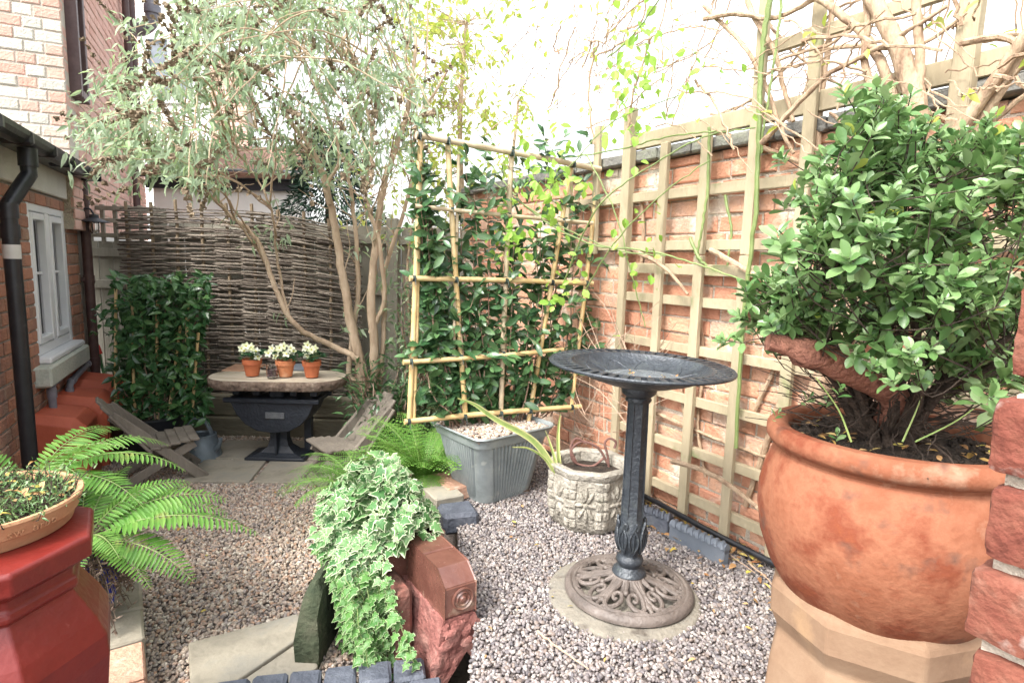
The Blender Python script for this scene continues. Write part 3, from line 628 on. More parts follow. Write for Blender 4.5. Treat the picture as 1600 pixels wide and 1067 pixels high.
for z, hh in ((.085, .165), (.255, .165)):
    b = MB(); b.box((-1.85, 4.62 + (.012 if z > .2 else 0), z), (2.6, .10, hh), None, 0, .012, .004); b.build('sleeper', 'sleeper', tm)

# ================================================================ OBJECTS ON THE TERRACE
UP = V(0, 0, 1)
def ring(c, r, n, a0=0): return [c + V(r * math.cos(a0 + 2 * math.pi * i / n), r * math.sin(a0 + 2 * math.pi * i / n), 0) for i in range(n)]
# round stone under the bird bath
b = MB(); c = V(BATH.x - .02, BATH.y - .01, 0); b.lathe([(0, .258), (.26, .258), (.272, .255), (.278, .247), (.278, .22)], 48, c, sm=True)
tag(b.build('round_slab', 'damp_stone'), 'round pale stone slab half buried in gravel under the bird bath', 'stone slab')
bb = thing('bird_bath', 'black cast metal bird bath on an octagonal column with scrolled brown base', 'bird bath', BATH)
# scrolled base
b = MB(); zb = .266
b.lathe([(.190, zb + .004), (.190, zb + .020), (.197, zb + .026), (.206, zb + .022), (.214, zb + .026), (.228, zb + .020), (.234, zb + .010), (.234, zb), (.190, zb)], 64, V(BATH.x, BATH.y, 0))
def onbase(r, a): return V(BATH.x + r * math.cos(a), BATH.y + r * math.sin(a), zb + .016 + .062 * (max(0, 1 - r / .205)) ** 1.4)
def scroll(pts, w0, w1):
    c = curve([onbase(r, a) for r, a in pts], 6); b.tube(c, [w0 + (w1 - w0) * i / (len(c) - 1) for i in range(len(c))], 8)
NS = 6
for k in range(NS):
    a = 2 * math.pi * k / NS + .25; h_ = math.pi / NS
    for sg in (-1, 1):
        scroll([(.045, a + sg * .25), (.085, a + sg * .42), (.13, a + sg * .46), (.172, a + sg * .40), (.192, a + sg * .22), (.190, a + sg * .04)], .010, .009)
        scroll([(.192, a + sg * .42), (.17, a + sg * .22), (.14, a + sg * .10), (.112, a + sg * .13), (.108, a + sg * .28), (.125, a + sg * .34), (.14, a + sg * .27), (.132, a + sg * .22)], .009, .006)
    scroll([(.055, a), (.075, a), (.095, a)], .013, .006); b.ico(onbase(.102, a), .011, jit=0)
    scroll([(.05, a + h_), (.12, a + h_), (.19, a + h_)], .009, .007)
    b.ico(onbase(.158, a + h_), (.016, .016, .010), jit=0)
b.lathe([(.075, .292), (.072, .312), (.060, .332), (.050, .338), (.0, .34)], 40, V(BATH.x, BATH.y, 0)); b.build('base', 'iron_brown', bb)
b = MB(); c = V(BATH.x, BATH.y, 0)
b.lathe([(.058, .328), (.062, .336), (.058, .346), (.046, .352), (.040, .362), (.046, .374), (.050, .384), (.046, .396), (.034, .404), (.032, .412), (.040, .428), (.049, .45), (.052, .475), (.050, .50), (.044, .525), (.040, .54)], 40, c)
for k in range(8):      # leaf sheath carved round the foot
    a = 2 * math.pi * k / 8
    def oc(r, da, z): return c + V(r * math.cos(a + da), r * math.sin(a + da), z)
    b.tube(curve([oc(.041, 0, .418), oc(.054, .26, .452), oc(.055, .27, .486), oc(.050, 0, .516)], 5), .0042, 6)
    b.tube(curve([oc(.041, 0, .418), oc(.054, -.26, .452), oc(.055, -.27, .486), oc(.050, 0, .516)], 5), .0042, 6)
    b.tube(curve([oc(.050, .0, .514), oc(.052, .16, .535), oc(.051, .28, .528), oc(.050, .24, .512)], 5), .0055, 6)
    b.tube([oc(.045, 0, .43), oc(.054, 0, .47), oc(.053, 0, .50)], .0035, 6)
b.lathe([(.044, .535), (.041, .55), (.039, .60), (.036, .95), (.036, .975)], 8, c, sm=False, a0=.2)
b.lathe([(.036, .972), (.044, .974), (.046, .982), (.042, .990), (.050, .996), (.060, 1.005), (.062, 1.020), (.058, 1.030), (.03, 1.032)], 40, c)
for k in range(8):
    a = .2 + 2 * math.pi * k / 8; b.tube([c + V(.0405 * math.cos(a), .0405 * math.sin(a), .552), c + V(.0368 * math.cos(a), .0368 * math.sin(a), .97)], .0028, 5)
b.build('column', 'iron_black', bb)
T = Matrix.Rotation(R(1.6), 3, Vector((.2, 1, 0)).normalized()); dc = V(BATH.x, BATH.y, 1.10); b = MB()
b.lathe([(.0, -.072), (.06, -.071), (.12, -.062), (.19, -.04), (.230, -.018), (.243, -.006), (.248, .006), (.242, .008), (.238, .003), (.226, -.010), (.185, -.032), (.12, -.054), (.0, -.062)], 72, dc, tilt=T)
ns = 46; v = []; f = []                     # pierced rim
for i in range(ns * 2):
    a = 2 * math.pi * i / (ns * 2)
    for (r, z) in ((.242, .008), (.254, .0085), (.305, .009), (.318, .007), (.242, -.004), (.254, -.004), (.305, -.003), (.318, .000)):
        v.append(dc + T @ V(r * math.cos(a), r * math.sin(a), z))
m_ = ns * 2
for i in range(m_):
    q = i * 8; w = ((i + 1) % m_) * 8; f += [(q, q + 1, w + 1, w), (q + 2, q + 3, w + 3, w + 2), (q + 4, w + 4, w + 5, q + 5), (q + 6, w + 6, w + 7, q + 7), (q + 3, q + 7, w + 7, w + 3), (q, w, w + 4, q + 4)]
    if i % 2: f += [(q + 1, q + 2, w + 2, w + 1), (q + 5, w + 5, w + 6, q + 6), (q + 1, q + 5, q + 6, q + 2), (w + 1, w + 2, w + 6, w + 5)]
    else: f += [(q + 1, w + 1, w + 5, q + 5), (q + 2, q + 6, w + 6, w + 2)]
b.add(v, f)
b.lathe([(.316, .001), (.320, .003), (.3205, .006), (.317, .010), (.313, .0085)], 72, dc, tilt=T)
for k in range(10):                        # shell relief inside the dish
    a = 2 * math.pi * k / 10; pc = []
    for t in np.linspace(-1, 1, 9):
        aa = a + t * math.pi / 10; rr = .13 + .085 * math.cos(t * math.pi / 2); pc.append(dc + T @ V(rr * math.cos(aa), rr * math.sin(aa), np.interp(rr, [0, .12, .185, .232, .25], [-.062, -.054, -.032, -.008, 0]) + .001))
    b.tube([p - UP * .0012 for p in pc], .0026, 6)
b.build('dish', 'iron_black', bb)
b = MB(); b.lathe([(0, -.040), (.155, -.040)], 40, dc); tag(b.build('water', 'water'), 'shallow still water lying in the bird bath dish', 'water', kind='structure')
def litter(name, label, n, fn, m='leaf_dead', size=(.012, .026), grp=None):
    b = MB(); fr = []
    for _ in range(n):
        p = fn(); fr.append((p, rv() * V(1, 1, .3) if False else V(rnd.uniform(-1, 1), rnd.uniform(-1, 1), rnd.uniform(-.25, .25)), UP + rv(.5), rnd.uniform(*size)))
    b.scatter(OVAL, fr); return tag(b.build(name, m), label, 'leaf litter', kind='stuff')
def dishp(): a = rnd.uniform(0, 6.28); r = .13 * math.sqrt(rnd.random()); return dc + V(r * math.cos(a), r * math.sin(a), -.036)
litter('fallen_leaves', 'small brown leaves floating in the bird bath', 16, dishp, size=(.01, .022))
def terp():
    while True:
        s = rnd.uniform(-1.1, 1.2); o = abs(rnd.gauss(.06, .13)) + .02; p = WR + DR * s + NR * o
        if rnd.random() < .97: return V(p.x, p.y, .262 + rnd.uniform(0, .012))
litter('fallen_leaves', 'yellow and brown leaves drifted along the foot of the brick wall', 620, terp, size=(.018, .05))
litter('fallen_leaves', 'a few dry leaves scattered over the terrace gravel', 45, lambda: V(rnd.uniform(-.1, 1.0), rnd.uniform(1.5, 3.0), .266), size=(.012, .03))
litter('fallen_leaves', 'a few brown leaves scattered on the gravel path', 60, lambda: V(rnd.uniform(-2.5, -.6), rnd.uniform(1.9, 4.2), .022), size=(.015, .035))

# stone tub
pc = V(.385, 2.665, .25); t = thing('stone_planter', 'squat eight sided cast stone planter with carved panels beside the bird bath', 'planter', pc)
b = MB(); c = V(pc.x, pc.y, 0); n8 = 8; a8 = .18
b.lathe([(.165, .245), (.182, .262), (.197, .33), (.200, .44), (.196, .50), (.204, .508), (.206, .53), (.198, .538), (.168, .538), (.158, .53), (.150, .46)], n8, c, sm=False, a0=a8)
for k in range(n8):
    am = a8 + 2 * math.pi * (k + .5) / n8; nx = V(math.cos(am), math.sin(am), 0); tx = V(-math.sin(am), math.cos(am), 0); ap = .200 * math.cos(math.pi / n8); rot = Matrix((tx, nx, UP)).transposed()
    hw = .200 * math.sin(math.pi / n8)
    for i, z in enumerate((.30, .345, .39, .435, .478)):
        fz = np.interp(z, [.262, .33, .44, .5], [.182, .197, .200, .196]) / .2
        for sg in (-1, 1): b.box(c + nx * ap * fz + tx * sg * (hw * fz - .017) + UP * z, (.032, .016, .040), rot, 0, .006, .002)
    for j in range(8):
        a = math.pi * j / 4; d_ = tx * math.cos(a) * .026 + UP * math.sin(a) * .050
        b.ico(c + nx * (ap * .99) + d_ + UP * .39, (.010, .013, .034), rot=Matrix((tx, nx, UP)).transposed() @ Matrix.Rotation(math.pi / 2 - math.atan2(math.sin(a) * .050, math.cos(a) * .026), 3, 'Y'), jit=.05)
    b.ico(c + nx * (ap + .004) + UP * .39, (.013, .010, .013), jit=.05, rot=rot)
o = b.build('tub', 'cast_stone', t)
b = MB(); b.lathe([(0, .488), (.08, .492), (.155, .484)], 24, c); b.build('potting_soil', 'soil', t)
b = MB()
for (pts, w) in (([A(872, 742, 2.62), A(835, 690, 2.58), A(775, 655, 2.5), A(742, 632, 2.45), A(715, 622, 2.42)], .016), ([A(876, 742, 2.64), A(872, 700, 2.62), A(873, 665, 2.62), A(876, 645, 2.62)], .010), ([A(870, 742, 2.6), A(850, 715, 2.56), A(825, 700, 2.52), A(800, 698, 2.5)], .007), ([A(874, 742, 2.62), A(862, 700, 2.6), A(852, 672, 2.6)], .008)):
    cc = curve([p + V(.1, 0, .0) if False else p for p in pts], 6); n = len(cc); vs = []; e = []
    for i, p in enumerate(cc):
        d = (cc[min(i + 1, n - 1)] - cc[max(i - 1, 0)]).normalized(); sd_ = d.cross(V(.2, -1, .3)).normalized(); ww = w * (1 - (i / (n - 1)) ** 2 * .95) ; vs += [p - sd_ * ww, p + V(0, .006, -.006), p + sd_ * ww]; e += [1, 0, 1]
    b.add(vs, [(i * 3 + k, i * 3 + 1 + k, i * 3 + 4 + k, i * 3 + 3 + k) for i in range(n - 1) for k in (0, 1)], 0, True, e)
b.build('strap_leaf', 'leaf_strap', t, edge=True)
b = MB(); w0 = A(952, 745, 2.72)
for pts in (([952, 745], [950, 715], [945, 693], [952, 685], [962, 690], [960, 700]), ([950, 725], [935, 700], [910, 690], [893, 702], [898, 722], [925, 728], [944, 715]), ([900, 722], [892, 700], [900, 685], [915, 692])):
    b.tube(curve([A(x, y, 2.72) for x, y in pts], 6), .006, 8)
b.build('metal_scroll', 'rust', t)

# galvanised tub with gravel
gA, gF, gR = AZ(689, 650, .63), AZ(750, 688, .62), AZ(869, 664, .615); gF.z = gA.z = gR.z = .62
gB = gA + gR - gF; gc = (gA + gR) / 2
wF, wL = (gR - gF).length, (gA - gF).length
print('tub', gA, gF, gR, wF, wL)
ux = (gR - gF).normalized(); uy = V(-ux.y, ux.x, 0); wd = max(wL, .36); gc = gF + ux * wF / 2 + uy * wd / 2
t = thing('galvanised_planter', 'ribbed tapering galvanised planter filled with pebbles at the terrace edge', 'planter', V(gc.x, gc.y, .25))
def rsq(hx, hy, r, z, rib=0):
    o = []; 
    for (cx, cy, a0) in ((hx - r, hy - r, 0), (-hx + r, hy - r, 90), (-hx + r, -hy + r, 180), (hx - r, -hy + r, 270)):
        for k in range(7): a = R(a0 + 15 * k); o.append((cx + r * math.cos(a), cy + r * math.sin(a)))
    p = []
    for i in range(len(o)):
        x0, y0 = o[i]; x1, y1 = o[(i + 1) % len(o)]; L = math.hypot(x1 - x0, y1 - y0)
        if L > .08:
            nn = 56
            for k in range(nn): t_ = k / nn; q = (1 if (k // 2) % 2 == 0 else -1) * rib; nx, ny = (y1 - y0) / L, -(x1 - x0) / L; p.append((x0 + (x1 - x0) * t_ + nx * q, y0 + (y1 - y0) * t_ + ny * q))
        else: p.append((x0, y0))
    return [gc + ux * x + uy * y + V(0, 0, z - .62) for x, y in p]
b = MB(); rings = []
for (f_, z, rib) in ((.66, .255, 0), (.665, .262, 0), (.70, .30, .006), (.90, .545, .006), (.925, .56, 0), (.955, .562, 0), (.965, .572, 0), (.985, .600, 0), (1.03, .606, 0), (1.045, .613, 0), (1.03, .62, 0), (.99, .615, 0), (.96, .57, 0)):
    rings.append(rsq(wF / 2 * f_, wd / 2 * f_, .06, z, rib))
n = len(rings[0]); b.add([p for r_ in rings for p in r_], [(i * n + j, i * n + (j + 1) % n, (i + 1) * n + (j + 1) % n, (i + 1) * n + j) for i in range(len(rings) - 1) for j in range(n)], 0, True)
b.add(rsq(wF / 2 * .66, wd / 2 * .66, .06, .255), [tuple(range(n))]); b.build('tub', 'galvanised', t)
b = MB(); b.add(rsq(wF / 2 * .97, wd / 2 * .97, .06, .582), [tuple(range(n))]); b.build('gravel_bed', 'grit', t)
b = MB()
for _ in range(1500):
    u, v_ = rnd.uniform(-.94, .94), rnd.uniform(-.92, .92); b.ico(gc + ux * u * wF / 2 + uy * v_ * wd / 2 + V(0, 0, .588 - .62 + rnd.uniform(0, .012) + .01 * (1 - u * u)), (rnd.uniform(.006, .014), rnd.uniform(.006, .011), rnd.uniform(.005, .008)), rot=Matrix.Rotation(rnd.uniform(0, 3), 3, 'Z'))
tag(b.build('pebbles', 'pebble_warm', t), kind='stuff')
# fan trellis of bamboo
bt = thing('bamboo_trellis', 'golden bamboo cane trellis standing in the galvanised planter', 'plant trellis', gc)
YL, YR = 2.78, 3.24
def FT(x, y): Y = YL + (YR - YL) * (x - 640) / 290.; Y = YL * YR / (YR - (YR - YL) * (x - 640) / 290.); return A(x, y, Y)
def cane(parent, p, q, r, name='cane', m='bamboo', off=0):
    b = MB(); p, q = Vector(p), Vector(q); L = (q - p).length; n = max(2, int(L / .13)); d = (q - p) / L; bend = d.orthogonal() * rnd.uniform(-.006, .006); b2 = MB()
    pts = [p + (q - p) * i / n + bend * math.sin(math.pi * i / n) for i in range(n + 1)]
    fine = []; rr = []
    for i in range(n):
        for t in (0, .06, .5, .94): fine.append(pts[i].lerp(pts[i + 1], t)); rr.append(r * (1.13 if t == 0 else 1.0))
    fine.append(pts[-1]); rr.append(r); b.tube(fine, rr, 10); o = b.build(name, m, parent); return o
def tie(parent, p, d, r): b = MB(); d = Vector(d).normalized(); b.tube([p - d * .008, p + d * .008], r, 8); b.tube([p + V(.01, -.02, 0), p + V(.015, -.03, -.03)], .002, 4); b.build('tie', 'tie', parent)
rungs = [((650, 211), (938, 265), 'bamboo_old', .0155), ((648, 322), (926, 349), 'bamboo_old', .0105), ((640, 435), (926, 443), 'bamboo', .013), ((630, 566), (880, 546), 'bamboo', .0125), ((632, 659), (908, 635), 'bamboo', .0135)]
ups = [((656, 206), (638, 663), 'bamboo', .0135), ((653, 330), (645, 665), 'bamboo', .009), ((698, 215), (727, 655), 'bamboo', .0135), ((800, 232), (782, 660), 'bamboo_old', .0135), ((893, 258), (826, 660), 'bamboo', .0125), ((937, 262), (893, 645), 'bamboo', .012), ((716, 240), (708, 560), 'bamboo_old', .008)]
for (a, c_, m_, r_) in ups: cane(bt, FT(*a) + V(0, .028, 0), FT(*c_) + V(0, .028, 0), r_, 'upright_cane', m_)
for (a, c_, m_, r_) in rungs:
    p, q = FT(*a), FT(*c_); cane(bt, p, q, r_, 'cross_cane', m_)
    for (u0, u1, _, ur) in ups[:1] + ups[2:6]:
        yy = (a[1] + c_[1]) / 2; tt = (yy - u0[1]) / (u1[1] - u0[1]); x = u0[0] + (u1[0] - u0[0]) * tt
        if a[0] + 4 < x < c_[0]: k = (x - a[0]) / (c_[0] - a[0]); tie(bt, p.lerp(q, (FT(x, yy).x - p.x) / (q.x - p.x)), q - p, r_ * 1.18)
    
def foliage_on(pts_dirs, m, tmpl, size, per=1, droop=.3, spread=.5, mb=None, upn=.6):
    fr = []
    for p, d in pts_dirs:
        for _ in range(per):
            dd = (d + rv(spread)).normalized(); dd.z -= droop * rnd.random(); fr.append((p + rv(.01), dd, UP * upn + rv(.7), rnd.uniform(*size)))
    return fr
# evergreen climber in the tub (camellia like)
ca = thing('evergreen_climber', 'dark glossy evergreen climber trained up the bamboo trellis', 'climbing plant', gc + V(0, .05, -.03))
st = MB(); fr = []; fu = (FT(925, 440) - FT(640, 440)).normalized()
for k in range(46):
    x0 = rnd.uniform(700, 865); x1 = x0 + (x0 - 785) * rnd.uniform(.6, 1.9) + rnd.uniform(-25, 25); x1 = max(655, min(925, x1)); y1 = rnd.uniform(215, 400) if k % 3 else rnd.uniform(380, 560)
    if x1 > 860: y1 = max(y1, 270)
    p0 = V(FT(x0, 640).x, FT(x0, 640).y, .60) + V(0, rnd.uniform(.04, .12), 0); pm = FT((x0 + x1 * 2) / 3, (640 + y1) / 2 + 40) + V(0, rnd.uniform(.0, .17), 0); p1 = FT(x1, y1) + V(0, rnd.uniform(-.01, .14), 0)
    c_ = curve([p0, p0.lerp(pm, .5) + rv(.02), pm, pm.lerp(p1, .5) + rv(.03), p1], 7, .003); st.tube(c_, [.0045, .0018], 6)
    nn = len(c_)
    for i in range(3 if k % 4 else 2, nn):
        if rnd.random() < .12: continue
        for _ in range(rnd.choice((1, 2, 2, 3, 3))):
            d = fu * rnd.uniform(-1, 1) + V(rnd.uniform(-.3, .3), rnd.uniform(-.9, .5), rnd.uniform(-.5, .8)); fr.append((c_[i] + rv(.012), d, V(0, -.5, .7) + rv(.7), rnd.uniform(.05, .092)))
for k in range(160):            # side shoots past the frame
    x = rnd.uniform(645, 940); y = rnd.uniform(215, 600); p = FT(x, y) + V(0, rnd.uniform(.0, .12), 0); q = p + V(rnd.uniform(-.09, .09), rnd.uniform(-.09, .05), rnd.uniform(-.05, .08)); st.tube([p, q], [.002, .001], 5)
    for t in (.3, .6, .85, 1): fr.append((p.lerp(q, t), (q - p).normalized() + rv(.9), V(0, -.5, .7) + rv(.6), rnd.uniform(.045, .08)))
st.build('stem', 'bark_brown', ca); b = MB(); b.scatter(CAM, fr, sm=True); b.build('foliage', 'leaf_camellia', ca)
print('climber leaves', len(fr))

# bricks lying at the terrace edge
def brickbox(px, z, hgt, name, m, label, cat, grp=None, bev=.006):
    pts = [AZ(x, y, z) for x, y in px]; u = (pts[1] - pts[0]); w = (pts[2] - pts[1]); c = (pts[0] + pts[2]) / 2; ang = math.atan2(u.y, u.x)
    b = MB(); b.box((c.x, c.y, z - hgt / 2), (u.length, w.length, hgt), ang, 0, bev, .002); return tag(b.build(name, m), label, cat, grp)
brickbox([(648, 748), (690, 741), (724, 772), (680, 778)], .315, .07, 'brick', 'york_stone', 'buff brick lying on the terrace edge nearer the ivy', 'brick')
brickbox([(668, 741), (705, 734), (740, 757), (702, 766)], .32, .07, 'brick', 'brick_flat', 'orange red brick lying beside the galvanised planter', 'brick')
brickbox([(684, 785), (738, 779), (748, 800), (700, 808)], .305, .10, 'brick', 'blue_brick', 'dark blue grey half brick on the gravel below the galvanised planter', 'brick', bev=.018)
# rope edging tiles by the wall
for i, (pa, pb, lab) in enumerate((((1050, 818), (1136, 858), 'nearer rope topped blue grey edging tile on edge by the wall'), ((1005, 795), (1048, 812), 'dark rope topped edging tile half sunk behind the nearer one'))):
    p, q = AZ(*pa, .315), AZ(*pb, .315); d = (q - p); L = d.length; d.normalize(); b = MB(); b.bar(V(p.x, p.y, .27), V(q.x, q.y, .27), .04, .09, bev=.005)
    n = 26; pts = [p + d * L * k / n + V(0, 0, 0) for k in range(n + 1)]
    b.tube(pts, .021, 12)
    for k in range(int(L / .03)):
        c_ = p + d * (.02 + k * .03); vv = []
        side = V(-d.y, d.x, 0)
        for j in range(9): a = math.pi * j / 8; vv.append(c_ + side * (.021 * math.cos(a)) + UP * .021 * math.sin(a) + d * (.022 * (j / 8 - .5)))
        b.tube(vv, .0085, 6)
    tag(b.build('edging_tile', 'blue_brick' if i else 'slate'), lab, 'edging tile')
# sticks lying on the ground and dry stems along the wall foot
b = MB()
for pts in (((1000, 760), (1060, 800), (1120, 850), (1180, 895)), ((1090, 735), (1140, 780), (1190, 820)), ((1170, 880), (1200, 905), (1215, 925)), ((840, 985), (870, 1010), (920, 1045)), ((1045, 700), (1100, 735), (1190, 785))):
    b.tube(curve([AZ(x, y, .275) for x, y in pts], 5, .002), [.004, .002], 5)
tag(b.build('dry_twigs', 'twig'), 'thin dry twigs lying on the gravel near the wall', 'twigs', kind='stuff')

# ---------------------------------------------------------------- ivy trough, glazed tiles and low rendered wall
rw = thing('rendered_wall', 'low pink rendered retaining wall stepping down to the gravel path', 'low wall', V(-.25, 1.95, 0))
e0, e1 = V(-.145, 1.80, 0), V(-.43, 2.24, 0); dW = (e1 - e0).normalized(); nW = V(-dW.y, dW.x, 0)      # nW to the left, towards the path
if nW.x > 0: nW = -nW
b = MB(); N_ = 22; vs = []
prof = [(.105, .0), (.09, .10), (.080, .19), (.072, .25), (.065, .292), (-.055, .292), (-.075, .22)]
for i in range(N_ + 1):
    for (o_, z) in prof: vs.append(e0 + dW * (i / N_ * .52) + nW * (o_ + rnd.uniform(-.006, .006)) + V(0, 0, z + (rnd.uniform(-.006, .006) if z > 0 else 0)))
k = len(prof); b.add(vs, [(i * k + j, i * k + j + 1, (i + 1) * k + j + 1, (i + 1) * k + j) for i in range(N_) for j in range(k - 1)] + [tuple(range(k))[::-1], tuple(range(N_ * k, N_ * k + k))], 0, True)
for _ in range(12):
    u = rnd.uniform(-.006, .010); b.ico(e0 + dW * (u - .002) + nW * rnd.uniform(-.075, .085) + V(0, 0, rnd.uniform(.12, .275)), (rnd.uniform(.015, .035), rnd.uniform(.008, .014), rnd.uniform(.015, .03)), jit=.25, rot=Matrix((nW, -dW, UP)).transposed())
b.build('render_coat', 'render_pink', rw)
b = MB(); b.bar(e0 + nW * .125 + dW * .16 + V(0, 0, .165), e1 + dW * .2 + nW * .125 + V(0, 0, .165), .06, .33, bev=.012, jit=.006); b.build('dark_render', 'render_dark', rw)
# glazed coping tiles with a bullseye end
def tile(s0, s1, name, label, eye):
    t = thing(name, label, 'coping tile', e0 + dW * (s0 + s1) / 2 + V(0, 0, .295)); b = MB(); w, h0, h1 = .058, .296, .445; ch = .06 if eye else .004; pts = []
    for (s, z) in ((s0, h0), (s0, h1 - (.045 if eye else .004)), (s0 + ch, h1), (s1, h1), (s1, h0)):
        for o_ in (-w, w): pts.append(e0 + dW * s + nW * (o_ + .002) + V(0, 0, z))
    b.add(pts, [(2 * i, 2 * i + 1, 2 * ((i + 1) % 5) + 1, 2 * ((i + 1) % 5)) for i in range(5)] + [(8, 6, 4, 2, 0), (1, 3, 5, 7, 9)]); o = b.build('tile_body', 'glazed_brown', t); bevelmod(o, .004, 2)
    if eye:
        b = MB(); c_ = e0 + dW * (s0 - .001) + nW * -.006 + V(0, 0, .352); rt = Matrix((nW, UP, -dW)).transposed()
        b.lathe([(.040, 0), (.040, .004), (.035, .006), (.031, .001), (.026, .001), (.022, .006), (.018, .001), (.012, .003), (.008, .009), (0, .010)], 28, c_, tilt=rt); b.build('bullseye', 'glazed_brown', t)
tile(.0, .165, 'coping_tile', 'glazed brown coping tile with bullseye end facing out', True)
tile(.168, .30, 'coping_tile', 'plain glazed brown coping tile between the bullseye tile and the ivy', False)
tr = thing('ivy_trough', 'terracotta trough of variegated ivy spilling over the low wall', 'planter', e0 + dW * .55 + V(0, 0, .25)); tc = e0 + dW * .56 + nW * .03
b = MB(); rt = Matrix((dW, nW, UP)).transposed()
for (s, o_, L_, W_) in ((0, .115, .46, .02), (0, -.115, .46, .02), (.22, 0, .02, .21), (-.22, 0, .02, .21)):
    b.box(tc + dW * s + nW * o_ + V(0, 0, .335), (L_, W_, .18), rt, 0, .004); b.box(tc + dW * (s * 1.03) + nW * (o_ * 1.04) + V(0, 0, .416), (L_ + .012, W_ + .014, .028), rt, 0, .008)
b.build('trough', 'glazed_brown', tr); b = MB(); b.box(tc + V(0, 0, .37), (.43, .22, .06), rt, 0, .0); b.build('potting_soil', 'soil', tr)
iv = thing('ivy', 'pale green and cream variegated ivy tumbling down towards the blue bricks', 'ivy', tc + V(0, 0, .40))
st = MB(); f1 = []; f2 = []
def ivleaf(p, out, sz, low=False):
    d = (out + rv(.55) + V(0, 0, -.45)).normalized(); (f2 if low else f1).append((p, d, V(0, -.35, .75) + out * .5 + rv(.35), sz))
for k in range(72):            # mound
    a = rnd.uniform(0, 6.28); L = rnd.uniform(.08, .30); s_ = tc + dW * rnd.uniform(-.20, .2) + nW * rnd.uniform(-.07, .1) + V(0, 0, .42); o_ = V(math.cos(a), math.sin(a), 0)
    pe = s_ + o_ * L * .72 + nW * .035 + V(0, 0, rnd.uniform(.02, .19) - L * .3); c_ = curve([s_, s_.lerp(pe, .5) + V(0, 0, .06 + rnd.uniform(0, .05)), pe], 7, .004); st.tube(c_, [.002, .001], 5)
    if (pe - e0).dot(dW) < .26 and (pe - e0).dot(nW) < .0: continue
    for p in c_[2:]:
        for _ in range(2): ivleaf(p + rv(.02), o_ * .6, rnd.uniform(.030, .056))
for k in range(340):
    a = rnd.uniform(0, 6.28); r_ = math.sqrt(rnd.random()); p = tc + dW * (-.02 + .33 * r_ * math.cos(a)) + nW * (.05 + .18 * r_ * math.sin(a)) + V(0, 0, .44 + .24 * (1 - r_ * r_) + rnd.uniform(-.03, .02))
    if (p - e0).dot(dW) < .24: continue
    ivleaf(p, V(math.cos(a) * .5, math.sin(a) * .5, 0), rnd.uniform(.022, .062))
for k in range(56):            # trailing strands over the path side and the near end
    u = rnd.uniform(-.24, .12); s_ = tc + dW * u + nW * .12 + V(0, 0, .44); of = rnd.uniform(.0, .15); zl = rnd.uniform(.02, .26) if k % 3 else rnd.uniform(.0, .1)
    bx = -dW * rnd.uniform(.0, .34) + nW * -.03
    pts = [s_, s_ + nW * of + V(0, 0, -.02) + bx * .3, s_ + nW * (of + .01) + bx * .7 + V(0, 0, -.16), V((s_ + nW * of + bx).x, (s_ + nW * of + bx).y, zl)]
    c_ = curve(pts, 9, .005); st.tube(c_, [.002, .0012], 5)
    for i, p in enumerate(c_[1:]):
        for _ in range(2):
            ivleaf(p + rv(.02), nW * .7 + V(-.0, -.4, -.3), rnd.uniform(.024, .054) * (1 - .25 * i / len(c_)), low=(i > len(c_) * .42))
st.build('stem', 'stem_green', iv); b = MB(); b.scatter(IVY, f1); b.build('variegated_leaves', 'leaf_ivy', iv, edge=True); b = MB(); b.scatter(IVY, f2); b.build('trailing_leaves', 'leaf_ivy_low', iv, edge=True)
# mossy stone on edge
b = MB(); p0, p1 = V(-.695, 1.90, 0), V(-.68, 2.28, 0); d = (p1 - p0).normalized(); sd_ = V(-d.y, d.x, 0)
vs = []; N_ = 14; pf = [(-.035, 0), (-.045, .15), (-.035, .25), (-.015, .300), (.012, .310), (.035, .28), (.045, .15), (.045, 0)]
for i in range(N_ + 1):
    t_ = i / N_; hf = 1 - .9 * max(0, abs(t_ - .5) - .40) * 3
    for (o_, z) in pf: vs.append(p0.lerp(p1, t_) + sd_ * (-o_ + rnd.uniform(-.003, .003)) + V(.05 * (z - .1), 0, z * hf + rnd.uniform(-.003, .003)))
k = len(pf); b.add(vs, [(i * k + j, (i + 1) * k + j, (i + 1) * k + (j + 1) % k, i * k + (j + 1) % k) for i in range(N_) for j in range(k)] + [tuple(range(k)), tuple(range(N_ * k + k - 1, N_ * k - 1, -1))], 0, True)
tag(b.build('mossy_stone', 'moss_stone'), 'dark green mossy stone set on edge against the ivy', 'stone')
# blue brick step
bs = thing('brick_step', 'step of worn blue bricks at the bottom edge below the ivy', 'brick step', V(-.5, 1.62, 0))
p0, p1 = AZ(335, 1066, .12), AZ(668, 1026, .12); d = (p1 - p0).normalized(); sd_ = V(-d.y, d.x, 0); L = (p1 - p0).length; n = 7
for r_ in range(3):
    x = -.05 if r_ % 2 else 0.
    while x < L - .02:
        w = .108 * rnd.uniform(.94, 1.04); b = MB(); b.box(p0 + d * (x + w / 2) - sd_ * (.045 + r_ * .112) + V(0, 0, -.05 + rnd.uniform(-.004, .004)), (w - .008, .104, .11), math.atan2(d.y, d.x) + rnd.uniform(-.02, .02), 0, .009, .002); b.build('brick', 'blue_brick', bs); x += w
